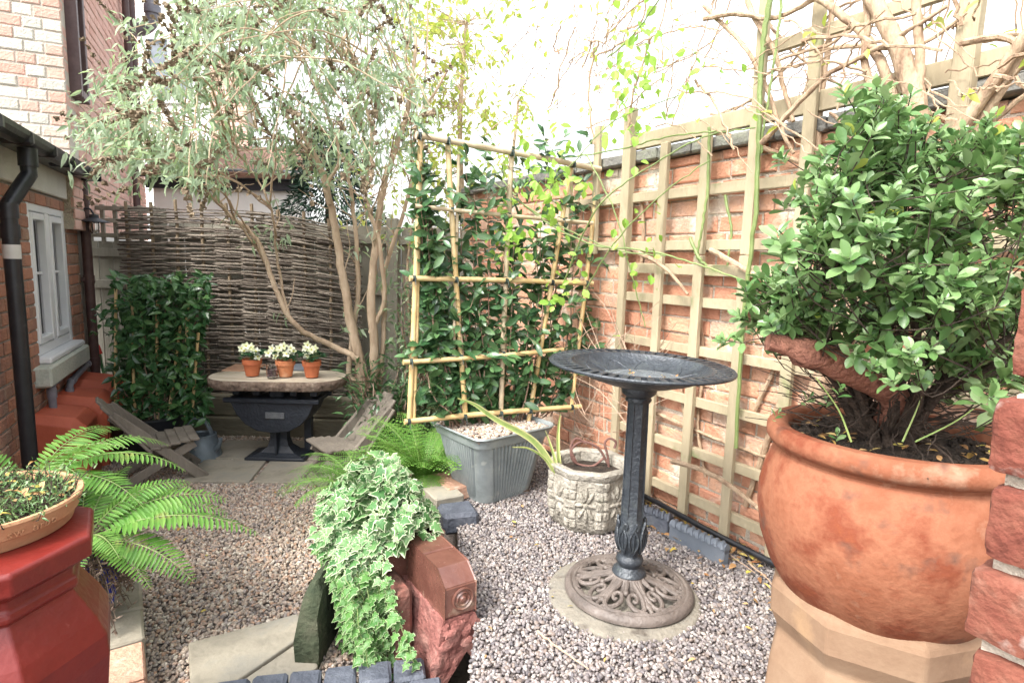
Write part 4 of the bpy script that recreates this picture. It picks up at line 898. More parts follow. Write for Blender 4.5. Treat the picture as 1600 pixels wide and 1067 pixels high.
# left edging bricks
le = thing('path_edging', 'worn brick edging beside the red chimney pot', 'brick edging', V(-1.25, 1.9, 0))
p0, p1 = V(-1.06, 1.44, 0), V(-1.61, 2.28, 0); d = (p1 - p0).normalized(); x = 0; i = 0
sd_ = V(-d.y, d.x, 0)
for w, m_ in ((.11, 'york_stone'), (.105, 'brick_flat'), (.215, 'brick_flat'), (.21, 'moss_stone'), (.22, 'york_stone')):
    b = MB(); b.box(p0 + d * (x + w / 2) + sd_ * .0 + V(0, 0, .075 + .003 * i), (w - .008, .17, .13), math.atan2(d.y, d.x), 0, .008, .003); b.build('brick', {'moss_stone': 'york_stone'}.get(m_, m_), le); x += w; i += 1
b = MB(); b.bar(p0 + sd_ * .2 + V(0, 0, .06), p1 + sd_ * .2 + V(0, 0, .06), .25, .10); b.build('soil_bed', 'soil', le)

# ================================================================ RIGHT FOREGROUND: BIG POT, CHIMNEY POT, SHRUB, PIER
PC = V(.835, 1.25, 0)
t = thing('chimney_pot', 'buff clay octagonal chimney pot carrying the big terracotta pot', 'chimney pot', PC + V(0, 0, .24))
b = MB(); b.lathe([(.232, .24), (.212, .55), (.200, .625), (.206, .638), (.220, .668), (.222, .725), (.216, .742), (.200, .752), (.185, .752), (.17, .735), (.165, .6)], 8, PC, sm=False, a0=.39 - .52)
o = b.build('body', 'buff_clay', t); bevelmod(o, .012, 3)
t = thing('terracotta_pot', 'huge round bellied terracotta pot with rolled rim on the buff chimney pot', 'plant pot', PC + V(0, 0, .70))
b = MB(); wb = lambda a, z: 1 + .004 * math.sin(3 * a + z * 9) + .003 * math.sin(7 * a + z * 22)
b.lathe([(.0, .69), (.13, .69), (.16, .70), (.196, .735), (.226, .785), (.248, .845), (.258, .905), (.258, .955), (.249, 1.005), (.236, 1.040), (.230, 1.052), (.233, 1.060), (.246, 1.066), (.253, 1.078), (.252, 1.096), (.242, 1.108), (.226, 1.110), (.210, 1.102), (.203, 1.085), (.203, 1.0)], 72, PC, wob=wb)
b.build('pot', 'terracotta_weathered', t)
b = MB(); n = 40; rr = [0, .06, .12, .17, .204]; vs = []
for r_ in rr:
    for j in range(n): a = 2 * math.pi * j / n; vs.append(PC + V(r_ * math.cos(a), r_ * math.sin(a), 1.070 + rnd.uniform(-.006, .006) + .018 * (1 - r_ / .20)))
b.add(vs, [(i * n + j, i * n + (j + 1) % n, (i + 1) * n + (j + 1) % n, (i + 1) * n + j) for i in range(4) for j in range(n)])
for _ in range(500): a = rnd.uniform(0, 6.28); r_ = .196 * math.sqrt(rnd.random()); b.ico(PC + V(r_ * math.cos(a), r_ * math.sin(a), 1.078), rnd.uniform(.004, .010), jit=.3)
b.build('compost', 'soil', t)
def potp(): a = rnd.uniform(0, 6.28); r_ = .19 * math.sqrt(rnd.random()); return PC + V(r_ * math.cos(a), r_ * math.sin(a), 1.09 + rnd.uniform(0, .008))
litter('fallen_leaves', 'dead leaves lying on the compost of the big terracotta pot', 60, potp, size=(.012, .03))
# the shrub
sh = thing('potted_shrub', 'large glossy evergreen shrub with round whorled leaves growing in the big terracotta pot', 'shrub', PC + V(0, 0, 1.06))
st = MB(); fr = []; base = PC + V(-.01, .0, 1.07)
def rosette(p, d, k, sz, fr_):
    d = d.normalized(); a = d.orthogonal().normalized(); c = d.cross(a); ph = rnd.uniform(0, 6)
    for i in range(k):
        an = ph + i * 2.4; sp = .35 + .75 * (1 - i / k); q = (d * (1.1 - sp * .62) + (a * math.cos(an) + c * math.sin(an)) * sp); fr_.append((p - d * .022 * (1 - i / k), q, d + rv(.25), sz * rnd.uniform(.75, 1.1) * (.65 + .35 * (1 - i / k) ** .5)))
# crown outline: (pixel x, y, depth spread)
def in_crown(x, y):
    e = lambda cx, cy, rx, ry: ((x - cx) / rx) ** 2 + ((y - cy) / ry) ** 2 < 1
    return e(1440, 390, 215, 175) or e(1398, 232, 72, 66) or e(1392, 190, 46, 52) or e(1215, 462, 60, 56) or e(1560, 300, 130, 95) or e(1310, 290, 75, 65) or e(1300, 432, 115, 82) or e(1570, 480, 120, 110)
cx0 = A(1420, 600, 1.25); tips = []; tries = 0
while len(tips) < 700 and tries < 60000:
    tries += 1; x, y = rnd.uniform(1140, 1720), rnd.uniform(130, 600)
    if not in_crown(x, y): continue
    mx = 1 if not (abs(x - 1430) > 180 or y < 240) else .55
    Y = 1.25 + rnd.uniform(-.30, .30) * mx + (.05 if x < 1260 else 0); p = A(x, y, Y)
    for _ in range(rnd.choice((2, 4, 6, 8))): tips.append(p + V(rnd.gauss(0, .028), rnd.gauss(0, .028), rnd.gauss(0, .022)))
mains = []
for k in range(16):
    a = 2 * math.pi * k / 16; h_ = rnd.uniform(.16, .34); e_ = base + V(math.cos(a) * rnd.uniform(.08, .24), math.sin(a) * rnd.uniform(.06, .20), h_); c_ = curve([base + V(math.cos(a) * .02, math.sin(a) * .02, -.02), base.lerp(e_, .5) + rv(.03), e_], 5, .004); st.tube(c_, [.013, .006], 7, wob=.1); mains.append(c_)
st.tube(curve([base + V(0, 0, -.03), base + V(.01, .0, .1), base + V(-.02, .02, .22), base + V(.0, 0, .45)], 5, .004), [.024, .010], 9, wob=.1)
mains.append([base + V(0, 0, .1 + .05 * i) for i in range(8)])
nodes = [p for c_ in mains for p in c_[2:]]
for tpt in tips:
    q = min(rnd.sample(nodes, 18), key=lambda n_: (n_ - tpt).length + max(0, n_.z - tpt.z) * 2); d = tpt - q; L = d.length
    c_ = curve([q, q + d * .5 + rv(.03) + V(0, 0, -.02), tpt], 4, .002); st.tube(c_, [max(.0013, .005 * min(1, L)), .0011], 5)
    if L > .12 and rnd.random() < .5: nodes.append(q + d * .5)
    dd = (d.normalized() * .6 + V(0, -.12, .75) + rv(.5)); rosette(tpt, dd, rnd.choice((6, 7, 8, 9)), rnd.uniform(.026, .042) if rnd.random() < .85 else .024, fr)
    for i in (2, 3, 4) if rnd.random() < .6 else (3,):
        for _ in range(3): fr.append((c_[-i - 0], rv(1) + V(0, 0, .3), UP + rv(.6), rnd.uniform(.025, .042)))
for k in range(120):           # bare twiggy skirt
    a = rnd.uniform(0, 6.28); r_ = rnd.uniform(.1, .33); p = base + V(math.cos(a) * .03, math.sin(a) * .03, rnd.uniform(.01, .14)); q = base + V(math.cos(a) * r_, math.sin(a) * r_ * .9, rnd.uniform(-.01, .2)); st.tube(curve([p, p.lerp(q, .5) + rv(.03), q], 4, .003), [.0024, .0009], 4)
    if rnd.random() < .12: rosette(q, UP + rv(.5), 5, .022, fr)
st.build('branch', 'bark_dark', sh); b = MB(); b.scatter(BIG, fr, sm=True); b.build('foliage', 'leaf_pot_shrub', sh); ye = rnd.sample(fr, 60); b = MB(); b.scatter(BIG, [(p + rv(.012), d, n_ + rv(.3), s_ * 1.05) for p, d, n_, s_ in ye], sm=True); b.build('yellow_leaves', 'leaf_yellowgreen', sh); print('shrub leaves', len(fr), len(tips))
b = MB(); l0, l1, l2 = A(1200, 533, 1.16), A(1290, 562, 1.16), A(1390, 612, 1.20); b.tube(curve([l0, l1, l2, base + V(0, 0, .06)], 7, .002), [.017, .018, .019, .020, .03, .03, .028, .028, .028, .03, .03, .03, .03, .03, .03, .03, .03, .03, .03, .03, .03, .03][:22], 12, wob=.06); b.build('cut_limb', 'limb_red', sh)
b = MB()
for pts in (((1430, 690), (1490, 660), (1530, 632)), ((1410, 690), (1428, 650), (1440, 620)), ((1330, 690), (1310, 640), (1275, 590))):
    b.tube(curve([A(x, y, 1.1) for x, y in pts], 5), [.002, .001], 5)
b.build('dry_stalk', 'leaf_strap', sh)

# brick pier in the right foreground
bp = thing('brick_pier', 'rough red brick pier close to the camera at the right edge', 'brick pier', V(.44, .48, .2))
dP = DR.copy(); nP = NR.copy(); P0 = A(1542, 760, .50); P0.z = 0
def stone(b, c, size, rot, amp, m=0, sub=5):
    hx, hy, hz = [q / 2 for q in size]; vs = []; fs = []; idx = {}
    def vid(p):
        k = tuple(round(q, 5) for q in p)
        if k not in idx:
            idx[k] = len(vs); q = Vector(p); r_ = .007     # rounded box then noise
            i_ = Vector([max(-h + r_, min(h - r_, a)) for a, h in zip(q, (hx, hy, hz))]); dlt = q - i_
            if dlt.length > r_ * .01: q = i_ + dlt.normalized() * min(dlt.length, r_)
            w_ = c + rot @ q
            q += Vector((math.sin(w_.x * 190 + w_.z * 130), math.sin(w_.y * 170 + w_.z * 210), math.sin(w_.z * 230 + w_.y * 140))) * amp * .5 + rv(amp * .8)
            vs.append(c + rot @ q)
        return idx[k]
    for ax in range(3):
        u, w = [k for k in range(3) if k != ax]; H_ = (hx, hy, hz); nu = max(3, int(H_[u] * 2 / .008)); nw = max(3, int(H_[w] * 2 / .008))
        for sg in (-1, 1):
            for i in range(nu):
                for j in range(nw):
                    q = []
                    for (a, e) in ((i, j), (i + 1, j), (i + 1, j + 1), (i, j + 1)):
                        p = [0, 0, 0]; p[ax] = sg * H_[ax]; p[u] = -H_[u] + 2 * H_[u] * a / nu; p[w] = -H_[w] + 2 * H_[w] * e / nw; q.append(vid(p))
                    fs.append(tuple(q) if sg * (1 if ax != 1 else -1) > 0 else tuple(q[::-1]))
    b.add(vs, fs, m, True)
rotP = Matrix((dP, nP, UP)).transposed()
b = MB(); z = .24; r_ = 0
pz = [1.345]
while pz[-1] > .3: pz.append(pz[-1] - .078)
for i, zt in enumerate(pz[:-1]):
    off = (.004, -.002, .004, -.005, .006, .0)[i % 6]; ln = .215 if i % 2 else .1025
    c_ = P0 + dP * (off - ln / 2) + nP * (-.052) + V(0, 0, zt - .034); stone(b, c_, (ln, .105, .066), rotP, .0010)
    x = off - ln - .010
    while x > -.35: c_ = P0 + dP * (x - .1075) + nP * (-.052 + rnd.uniform(-.002, .002)) + V(0, 0, zt - .034); stone(b, c_, (.215, .1, .066), rotP, .0010); x -= .225
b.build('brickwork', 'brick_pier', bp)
b = MB(); b.box(P0 + dP * -.20 + nP * -.062 + V(0, 0, .79), (.385, .095, 1.115), rotP); o = b.build('joints', 'mortar', bp)
b = MB(); stone(b, P0 + dP * -.17 + nP * -.07 + V(0, 0, 1.362), (.30, .14, .026), rotP, .0012); b.build('coping', 'mortar', bp)
b = MB(); stone(b, A(1725, 522, .50), (.10, .075, .085), rotP, .0012); 
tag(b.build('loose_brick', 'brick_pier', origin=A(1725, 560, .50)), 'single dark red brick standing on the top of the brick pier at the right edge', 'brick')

# ================================================================ LEFT FOREGROUND
RCc = V(-1.176, 1.22, -.045)
t = thing('red_chimney_pot', 'glossy red painted octagonal chimney pot standing in the left corner', 'chimney pot', RCc + V(0, 0, .1))
b = MB(); k8 = 1 / math.cos(math.pi / 8)
b.lathe([(r_ * k8, z) for r_, z in [(.205, .10), (.222, .40), (.236, .56), (.234, .61), (.218, .650), (.196, .690), (.180, .718), (.174, .730), (.182, .733), (.187, .743), (.184, .755), (.178, .762), (.178, .782), (.203, .800), (.215, .806), (.217, .848), (.211, .856), (.06, .858), (.05, .83), (.05, .6)]], 8, RCc, sm=False, a0=.20)
o = b.build('body', 'red_gloss', t); bevelmod(o, .006, 3)
BW = RCc + V(-.030, .050, -.048)
t = thing('terracotta_bowl', 'pale terracotta bowl with raised lettering round it on the red chimney pot', 'plant bowl', BW + V(0, 0, .905))
b = MB(); b.lathe([(.0, .906), (.172, .906), (.176, .910), (.182, .932), (.184, .934), (.188, .936), (.196, .962), (.200, .969), (.198, .975), (.187, .974), (.179, .958)], 56, BW); b.build('bowl', 'terracotta_pale', t)
b = MB(); b.lathe([(0, .962), (.1, .964), (.184, .956)], 30, BW); b.build('potting_soil', 'soil', t)
# raised letters round the bowl (only fragments can be read in the photograph)
cu = bpy.data.curves.new('letters', 'FONT'); cu.body = 'sw  aruo'; cu.size = .027; cu.extrude = .002; cu.space_character = 1.05
tob = bpy.data.objects.new('letters_tmp', cu); S.collection.objects.link(tob); dg = bpy.context.evaluated_depsgraph_get(); me = bpy.data.meshes.new_from_object(tob.evaluated_get(dg)); S.collection.objects.unlink(tob)
b = MB(); vs = []
for v in me.vertices:
    x, y, z = v.co; rr_ = np.interp(.939 + y, [.936, .962], [.1880, .1962]) + z * 1.4 + .0012; a = R(-34) + (x) / .194; vs.append(BW + V(rr_ * math.cos(a), rr_ * math.sin(a), .939 + y))
b.add(vs, [tuple(p.vertices) for p in me.polygons]); b.build('raised_letters', 'terracotta_pale', t)
bpl = thing('bowl_plant', 'straggly mossy heather with dead leaves in the pale terracotta bowl', 'plant', BW + V(0, 0, .99)); st = MB(); fr = []; f2 = []
for k in range(620):
    a = rnd.uniform(0, 6.28); r_ = .180 * math.sqrt(rnd.random()); p = BW + V(r_ * math.cos(a), r_ * math.sin(a), .953); q = p + V(rnd.uniform(-.05, .05), rnd.uniform(-.05, .05), rnd.uniform(.01, .055)); st.tube([p, p.lerp(q, .5) + rv(.01), q], [.0016, .0008], 4)
    for _ in range(7): fr.append((p.lerp(q, rnd.uniform(.3, 1)) + rv(.008), rv(1), UP + rv(.8), rnd.uniform(.010, .02)))
    if rnd.random() < .22: f2.append((q, rv(1) * V(1, 1, .3) if False else V(rnd.uniform(-1, 1), rnd.uniform(-1, 1), rnd.uniform(-.2, .3)), UP + rv(.5), rnd.uniform(.015, .03)))
st.build('stem', 'bark_dark', bpl); b = MB(); b.scatter(LANCE, fr); b.build('foliage', 'leaf_pot_shrub', bpl); b = MB(); b.scatter(OVAL, f2); b.build('dead_leaves', 'leaf_dead', bpl)

# ferns
PINNA = lens(.085, 5, .3, .12)
def frond(mb, st, base, direction, L, width, arch=.6, pairs=24, pin=7, up0=1.0, simple=False):
    """one arching frond: rachis tube, paired pinnae, each edged with pinnules"""
    d = Vector(direction); d.z = 0; d.normalize(); pts = []; n = pairs + 4; p = Vector(base); ang = math.atan(up0); tot = arch
    for i in range(n + 1):
        t = i / n; a = ang - tot * t * 1.2 - .25 * t * t; pts.append(p.copy()); p = p + (d * math.cos(a) + UP * math.sin(a)) * (L / n)
    st.tube(pts, [.0026, .0007], 5); wd = d.cross(UP).normalized(); roll = rnd.uniform(-.35, .35); fr = []; lf = []
    for i in range(3, n):
        t = (i - 3) / (n - 3); w = width * (math.sin(math.pi * (t ** .62) * .92 + .12) ** .9 if t < 1 else 0) + .004; tg = (pts[i + 1] - pts[i]).normalized(); nr = wd.cross(tg).normalized(); sv_ = (wd * math.cos(roll) + nr * math.sin(roll))
        for sg in (-1, 1):
            pd = (sv_ * sg + tg * .38 + nr * rnd.uniform(-.12, .06)).normalized(); W = w * rnd.uniform(.92, 1.05); np_ = max(3, int(pin * w / width)); pn = pd.cross(tg * sg).normalized() * 1
            seg = L / n * .95
            if simple:
                lf.append((pts[i], pd - UP * .06, nr + rv(.15), W)); continue
            for k in range(np_):
                u = (k + .3) / np_; q = pts[i] + pd * W * u - UP * (.10 * W * u * u); pl = min(seg * .46, .0100) * (1 - u * .68) + .0012
                for s2 in (-1, 1): fr.append((q, tg * s2 + pd * .55, nr + rv(.12), pl))
            fr.append((pts[i] + pd * W * .93 - UP * .09 * W, pd, nr, seg * .5))
    if simple: mb.scatter(PINNA, lf); return
    mb.scatter(([(0, .20, 0), (0, -.20, 0), (.55, -.50, .03), (1.05, 0, -.08), (.55, .50, .03)], [(0, 1, 2, 3, 4)], [0] * 5), fr)
def fern(name, label, base, fronds, m, grp=None, width=.11, rad=.02, sc=1., simple=False):
    t = thing(name, label, 'fern', base, grp); mb = MB(); st = MB()
    for (az, L, up0, arch) in fronds:
        dr = V(math.sin(az), math.cos(az), 0); L *= sc; frond(mb, st, Vector(base) + dr * rad + rv(rad * .4) * 1, dr, L, width * L / .6, arch, int(15 + L * (26 if simple else 9)), 9, up0, simple)
    st.build('frond_stalk', 'stem_green', t); mb.build('fronds', m, t); return t
# blue pot with the fern
bp_ = V(-1.50, 1.95, .12); t = thing('blue_pot', 'small cobalt blue glazed pot half hidden under the fern', 'plant pot', bp_)
b = MB(); b.lathe([(0, .13), (.07, .13), (.085, .17), (.115, .30), (.125, .40), (.13, .43), (.128, .442), (.118, .442), (.112, .42)], 36, V(bp_.x, bp_.y, 0)); b.build('pot', 'blue_glaze', t)
b = MB(); b.lathe([(0, .43), (.113, .422)], 24, V(bp_.x, bp_.y, 0)); b.build('potting_soil', 'soil', t)
rnd.seed(31)
fb = V(-1.45, 1.90, .47)
ft = fern('potted_fern', 'bright green fern arching out over the gravel path from the blue pot', fb,
     [(R(80), .62, .55, .75), (R(60), .50, .9, .9), (R(98), .46, .30, .8), (R(112), .36, .10, .6), (R(30), .44, 1.1, 1.0), (R(-20), .46, 1.0, 1.2), (R(48), .40, 1.6, 1.0), (R(-80), .45, 1.1, 1.1), (R(-110), .4, 1.0, 1.0), (R(125), .30, .8, .9), (R(150), .28, .9, 1.2), (R(0), .34, 2.6, .9), (R(-30), .38, 1.8, 1.1), (R(68), .5, .8, .95)], 'leaf_fern', width=.105, sc=.95, simple=True)
st = MB(); fr = []
for k in range(300):           # brown dead skirt under the fern
    a = rnd.uniform(0, 6.28); p = fb + V(0, 0, -.03); q = fb + V(math.cos(a) * rnd.uniform(.08, .17), math.sin(a) * rnd.uniform(.08, .17), rnd.uniform(-.30, .02)); c_ = curve([p, p.lerp(q, .6) + V(0, 0, .05), q], 4, .004); st.tube(c_, [.0016, .0008], 4)
    for p_ in c_[3:]: fr += [(p_, rv(1) + V(0, 0, -.5), rv(1), rnd.uniform(.012, .026)) for _ in range(3)]
st.scatter(LANCE, fr); st.build('dead_fronds', 'bark_edge', ft)
fern('fern', 'fern with pale drooping fronds behind the bowl at the left edge', V(-1.72, 2.02, .60),
     [(R(40), .5, 1.3, 1.2), (R(75), .55, 1.0, 1.1), (R(100), .5, .8, 1.1), (R(130), .45, .9, 1.2), (R(160), .5, 1.2, 1.2), (R(-160), .45, 1.3, 1.2), (R(-90), .45, 1.3, 1.2), (R(90), .42, 1.8, 1.0), (R(10), .45, 1.5, 1.1), (R(115), .38, 1.7, 1.2)], 'leaf_fern', width=.10, simple=True)
b = MB(); q = V(-1.72, 2.02, 0); b.lathe([(0, .0), (.12, 0), (.17, .57), (.18, .59), (.165, .59), (.15, .55)], 30, q); tag(b.build('black_pot', 'black_plastic'), 'plain black plant pot holding the fern by the downpipe', 'plant pot')
# big ferns behind the ivy
rnd.seed(5)
fern('fern', 'large upright lime green fern between the galvanised planter and the ivy', V(-.47, 3.10, .22),
     [(R(a_), rnd.uniform(.40, .54), rnd.uniform(2.6, 6.0), rnd.uniform(.9, 1.3)) for a_ in range(-170, 190, 11)] + [(R(a_), rnd.uniform(.26, .38), rnd.uniform(1.0, 2.0), rnd.uniform(1.2, 1.6)) for a_ in range(90, 260, 16)], 'leaf_fern_deep', width=.12)
fern('fern', 'spreading pale fern drooping over the slatted chair', V(-.76, 2.92, .22),
     [(R(-75), .62, 1.5, 1.25), (R(-95), .60, 1.1, 1.2), (R(-60), .62, 1.9, 1.2), (R(-110), .55, 1.4, 1.3), (R(-130), .5, 1.3, 1.3), (R(-30), .55, 2.0, 1.2), (R(0), .5, 2.2, 1.2), (R(-150), .42, 1.2, 1.4), (R(180), .38, 1.4, 1.4), (R(40), .5, 1.8, 1.2), (R(90), .4, 1.6, 1.3), (R(-85), .45, 2.4, 1.2)], 'leaf_fern', width=.125, sc=.78)

# ================================================================ TABLE AND WHAT STANDS ON IT
TC = V(-1.64, 4.08, 0)
t = thing('pedestal_table', 'round ended wooden slab table on a black cast iron hopper pedestal', 'table', TC)
def stad(hl, hr, n=10): return [(hl - hr + hr * math.cos(R(-90 + 180 * k / n)), hr * math.sin(R(-90 + 180 * k / n))) for k in range(n + 1)] + [(-(hl - hr) + hr * math.cos(R(90 + 180 * k / n)), hr * math.sin(R(90 + 180 * k / n))) for k in range(n + 1)]
st_ = stad(.475, .22); rot = Matrix.Rotation(R(3), 3, 'Z')
jit_ = [1 + rnd.uniform(-.012, .012) for _ in st_]
def tp(sc, z): return [TC + rot @ V(x * sc * j, y * sc * j, z) for (x, y), j in zip(st_, jit_)]
b = MB(); n = len(st_); b.add(tp(.985, .612) , [tuple(range(n))]); b.build('table_top', 'stump_wood', t)
b = MB(); b.add(tp(.985, .611) + tp(1.0, .602) + tp(1.005, .58) + tp(.99, .555) + tp(.96, .545), [(i * n + j, i * n + (j + 1) % n, (i + 1) * n + (j + 1) % n, (i + 1) * n + j) for i in range(4) for j in range(n)] + [tuple(range(4 * n, 5 * n))], 0, True); b.build('bark_rim', 'bark_edge', t)
b = MB()
for x in (-.27, -.13, .13, .27): b.box(TC + V(x, 0, .515), (.05, .16, .06), None, 0, .004)
b.box(TC + V(0, 0, .50), (.10, .12, .09), None, 0, .01); b.build('support_block', 'cast_iron', t)
b = MB(); hp = [(-.31, .475), (-.31, .445), (-.285, .44), (-.25, .36), (-.19, .29), (-.11, .245), (0, .232), (.11, .245), (.19, .29), (.25, .36), (.285, .44), (.31, .445), (.31, .475)]; n = len(hp)
for (y0, y1, sc) in ((-.13, .13, 1),):
    vs = [TC + V(x, y0, z) for x, z in hp] + [TC + V(x, y1, z) for x, z in hp]; b.add(vs, [tuple(range(n)), tuple(range(2 * n - 1, n - 1, -1))] + [(i, n + i, n + (i + 1) % n, (i + 1) % n) for i in range(n)])
o = b.build('hopper', 'cast_iron', t); bevelmod(o, .005, 2)
b = MB(); b.box(TC + V(0, -.137, .462), (.66, .03, .032), None, 0, .006); b.box(TC + V(0, .137, .462), (.66, .03, .032), None, 0, .006); b.build('hopper_flange', 'cast_iron', t)
b = MB(); q = TC + V(.02, -.134, .36)
b.box(q, (.13, .006, .042), None, 0, .001)
pl = b.build('name_plate', 'plate_metal', t)
b = MB()
for (x, z, w, h_) in ((0, .019, .126, .003), (0, -.019, .126, .003), (-.062, 0, .003, .035), (.062, 0, .003, .035)): b.box(q + V(x, -.004, z), (w, .003, h_))
for z in (.007, -.007):
    for k in range(12 if z > 0 else 9): b.box(q + V(-.045 + k * .0082 + (0 if z > 0 else .011), -.004, z), (.0052, .003, .006))
b.build('plate_lettering', 'plate_metal', pl)
b = MB(); c_ = []
for (hw, z) in ((.19, .03), (.185, .05), (.12, .07), (.075, .11), (.058, .16), (.06, .22), (.075, .26)): c_.append([TC + V(sx * hw, sy * hw * .55, z) for sx, sy in ((-1, -1), (1, -1), (1, 1), (-1, 1))])
b.add([p for r_ in c_ for p in r_], [(i * 4 + j, i * 4 + (j + 1) % 4, (i + 1) * 4 + (j + 1) % 4, (i + 1) * 4 + j) for i in range(6) for j in range(4)] + [(3, 2, 1, 0)])
b.box(TC + V(0, -.06, .13), (.014, .06, .20)); b.box(TC + V(0, 0, .036), (.42, .24, .022), None, 0, .004); b.box(TC + V(.17, .1, .16), (.05, .05, .26)); o = b.build('pedestal', 'cast_iron', t)
def tile_mat(px, m, lab):
    pts = [AZ(x, y, .6165) for x, y in px]; b = MB(); b.prism([(p.x, p.y) for p in pts], .613, .620); tag(b.build('place_mat', m), lab, 'place mat')
tile_mat([(346, 579), (396, 579.5), (416, 570), (368, 569.5)], 'slate_warm', 'rust coloured slate place mat under the left flower pot')
tile_mat([(430, 578.5), (483, 579), (497, 569), (447, 568.5)], 'slate', 'grey slate place mat under the right flower pots')
def pot_at(x, ytop, ybot, r_, lab, m, fl, seed):
    global rnd
    rnd = random.Random(seed); c_ = A(x, ybot, 4.03); c_.z = .6205; hh = .115; t = thing('flower_pot', lab, 'flower pot', c_, 'flower pots on the table'); b = MB(); z = c_.z; c2 = V(c_.x, c_.y, 0)
    b.lathe([(0, z), (r_ * .68, z), (r_ * .90, z + hh * .68), (r_ * .92, z + hh * .70), (r_ * 1.02, z + hh * .70), (r_ * 1.05, z + hh), (r_ * .95, z + hh), (r_ * .9, z + hh * .8)], 28, c2); b.build('pot', m, t)
    b = MB(); b.lathe([(0, z + hh * .9), (r_ * .93, z + hh * .88)], 20, c2); b.build('potting_soil', 'soil', t)
    t2_ = thing('hellebore', fl[0], 'flowering plant', V(c2.x, c2.y, z + hh * .9), 'hellebores in flower on the table'); st = MB(); lv = []; ey = MB(); pt = []
    top = V(c2.x, c2.y, z + hh * .9)
    for k in range(30):
        a = rnd.uniform(0, 6.28); q = top + V(math.cos(a) * rnd.uniform(.03, .085), math.sin(a) * .05, rnd.uniform(.015, .075)); st.tube([top, top.lerp(q, .5) + V(0, 0, .02), q], [.0015, .001], 4)
        for j in range(5): lv.append((q, V(math.cos(a + (j - 2) * .6), math.sin(a + (j - 2) * .6), rnd.uniform(-.3, .3)), UP + rv(.4), rnd.uniform(.025, .045)))
    for (dx, dz) in fl[1]:
        q = top + V(dx, rnd.uniform(-.05, -.02), dz); st.tube([top, top.lerp(q, .6) + V(0, .01, .01), q], [.0018, .0014], 5); nd = V(rnd.uniform(-.5, .5), -1, rnd.uniform(.1, .7)).normalized(); a_ = nd.orthogonal().normalized(); b_ = nd.cross(a_)
        for j in range(5):
            an = j * 2 * math.pi / 5 + rnd.uniform(-.1, .1); pt.append((q, (a_ * math.cos(an) + b_ * math.sin(an)) + nd * .25, nd, .033))
        ey.ico(q + nd * .004, .0055)
    st.build('stem', 'stem_green', t2_); b = MB(); b.scatter(OVAL, lv); b.build('foliage', 'leaf_hellebore', t2_); b = MB(); b.scatter(ROUND, pt); b.build('petals', 'petal', t2_); ey.build('flower_eye', 'petal_eye', t2_)
pot_at(394, 548, 570, .063, 'terracotta flower pot on the left of the table', 'terracotta_small', ('cream hellebore in the left pot on the table', [(-.05, .09), (-.02, .105), (-.035, .07), (.01, .10), (.045, .07), (.055, .035), (.0, .085)]), 3)
pot_at(446, 546, 570, .064, 'brighter orange flower pot in the middle behind the candle', 'terracotta', ('yellow green hellebore with the most flowers in the middle pot', [(-.075, .095), (-.05, .07), (-.02, .10), (.01, .115), (.03, .06), (.055, .10), (.07, .075), (-.045, .045), (-.10, .06)]), 4)
pot_at(487, 548, 570, .062, 'terracotta flower pot on the right of the table', 'terracotta_small', ('tall white hellebore in the right pot on the table', [(-.03, .10), (-.01, .125), (.02, .095), (.035, .10), (.0, .08), (-.025, .05)]), 5)
rnd = random.Random(17)
c_ = A(425, 574, 3.97); c_.z = 0; t = thing('candle_jar', 'squat purple grey glass candle jar between the flower pots', 'candle jar', c_ + V(0, 0, .615))
b = MB(); b.lathe([(0, .621), (.034, .621), (.037, .64), (.038, .71), (.035, .712), (.034, .64), (0, .63)], 24, c_); b.build('jar', 'clear_glass', t)
b = MB(); b.lathe([(0, .632), (.032, .632), (.032, .675), (0, .677)], 24, c_); b.build('candle', 'candle_glass', t)

# ================================================================ CHAIRS, CAN, LAUREL
def chair(label, loc, ang, sc=.92):
    t = thing('slatted_chair', label, 'garden chair', loc, 'weathered slatted garden chairs'); Rz_ = Matrix.Rotation(ang, 3, 'Z'); loc = Vector(loc)
    def w(x, y, z): return loc + Rz_ @ V(x * .95 * sc, y * .88 * sc, z * 1.0 * sc)      # x forward, y across
    def boards(name, lst, m='timber_grey'):
        for (p, q, a, h_, up) in lst: b = MB(); b.bar(w(*p), w(*q), a, h_, Rz_ @ V(*up), bev=.004, jit=.001); b.build(name, m, t)
    bk = lambda u, y: (-.02 - .30 * u, y, .27 + .37 * u)
    boards('back_rail', [((.34, y, .012), (-.25, y, .56), .028, .06, (1, 0, 1)) for y in (-.20, .20)])
    boards('seat_rail', [((.28, y, .285), (-.24, y, .012), .026, .055, (0, 0, 1)) for y in (-.17, .17)])
    boards('seat_slat', [((x, -.23, z), (x, .23, z), .058, .018, (.08, 0, 1)) for x, z in ((.275, .322), (.21, .317), (.145, .309), (.08, .300), (.015, .290))])
    tops = (.80, .95, 1.03, 1.03, .95, .80)
    boards('back_slat', [(bk(-.02, -.19 + .076 * i), bk(tops[i], -.205 + .082 * i), .066, .016, (.37, 0, .30)) for i in range(6)])
    boards('cross_rail', [((.30, -.2, .05), (.30, .2, .05), .05, .022, (1, 0, 1)), ((-.155, -.22, .415), (-.155, .22, .415), .045, .022, (1, 0, .6)), ((-.2, -.17, .05), (-.2, .17, .05), .04, .022, (1, 0, 1))])
    return t
chair('weathered slatted chair on the left facing the table, beside the watering can', V(-2.28, 3.62, .005), R(36), .86)
chair('weathered slatted chair on the right half hidden by ferns, its fan back leaning away', V(-1.02, 3.72, .005), R(180 + 40), .84)
wc = A(316, 714, 4.05); wc.z = .005; t = thing('watering_can', 'old dull zinc can with a broad hoop handle beside the patio slabs', 'watering can', wc)
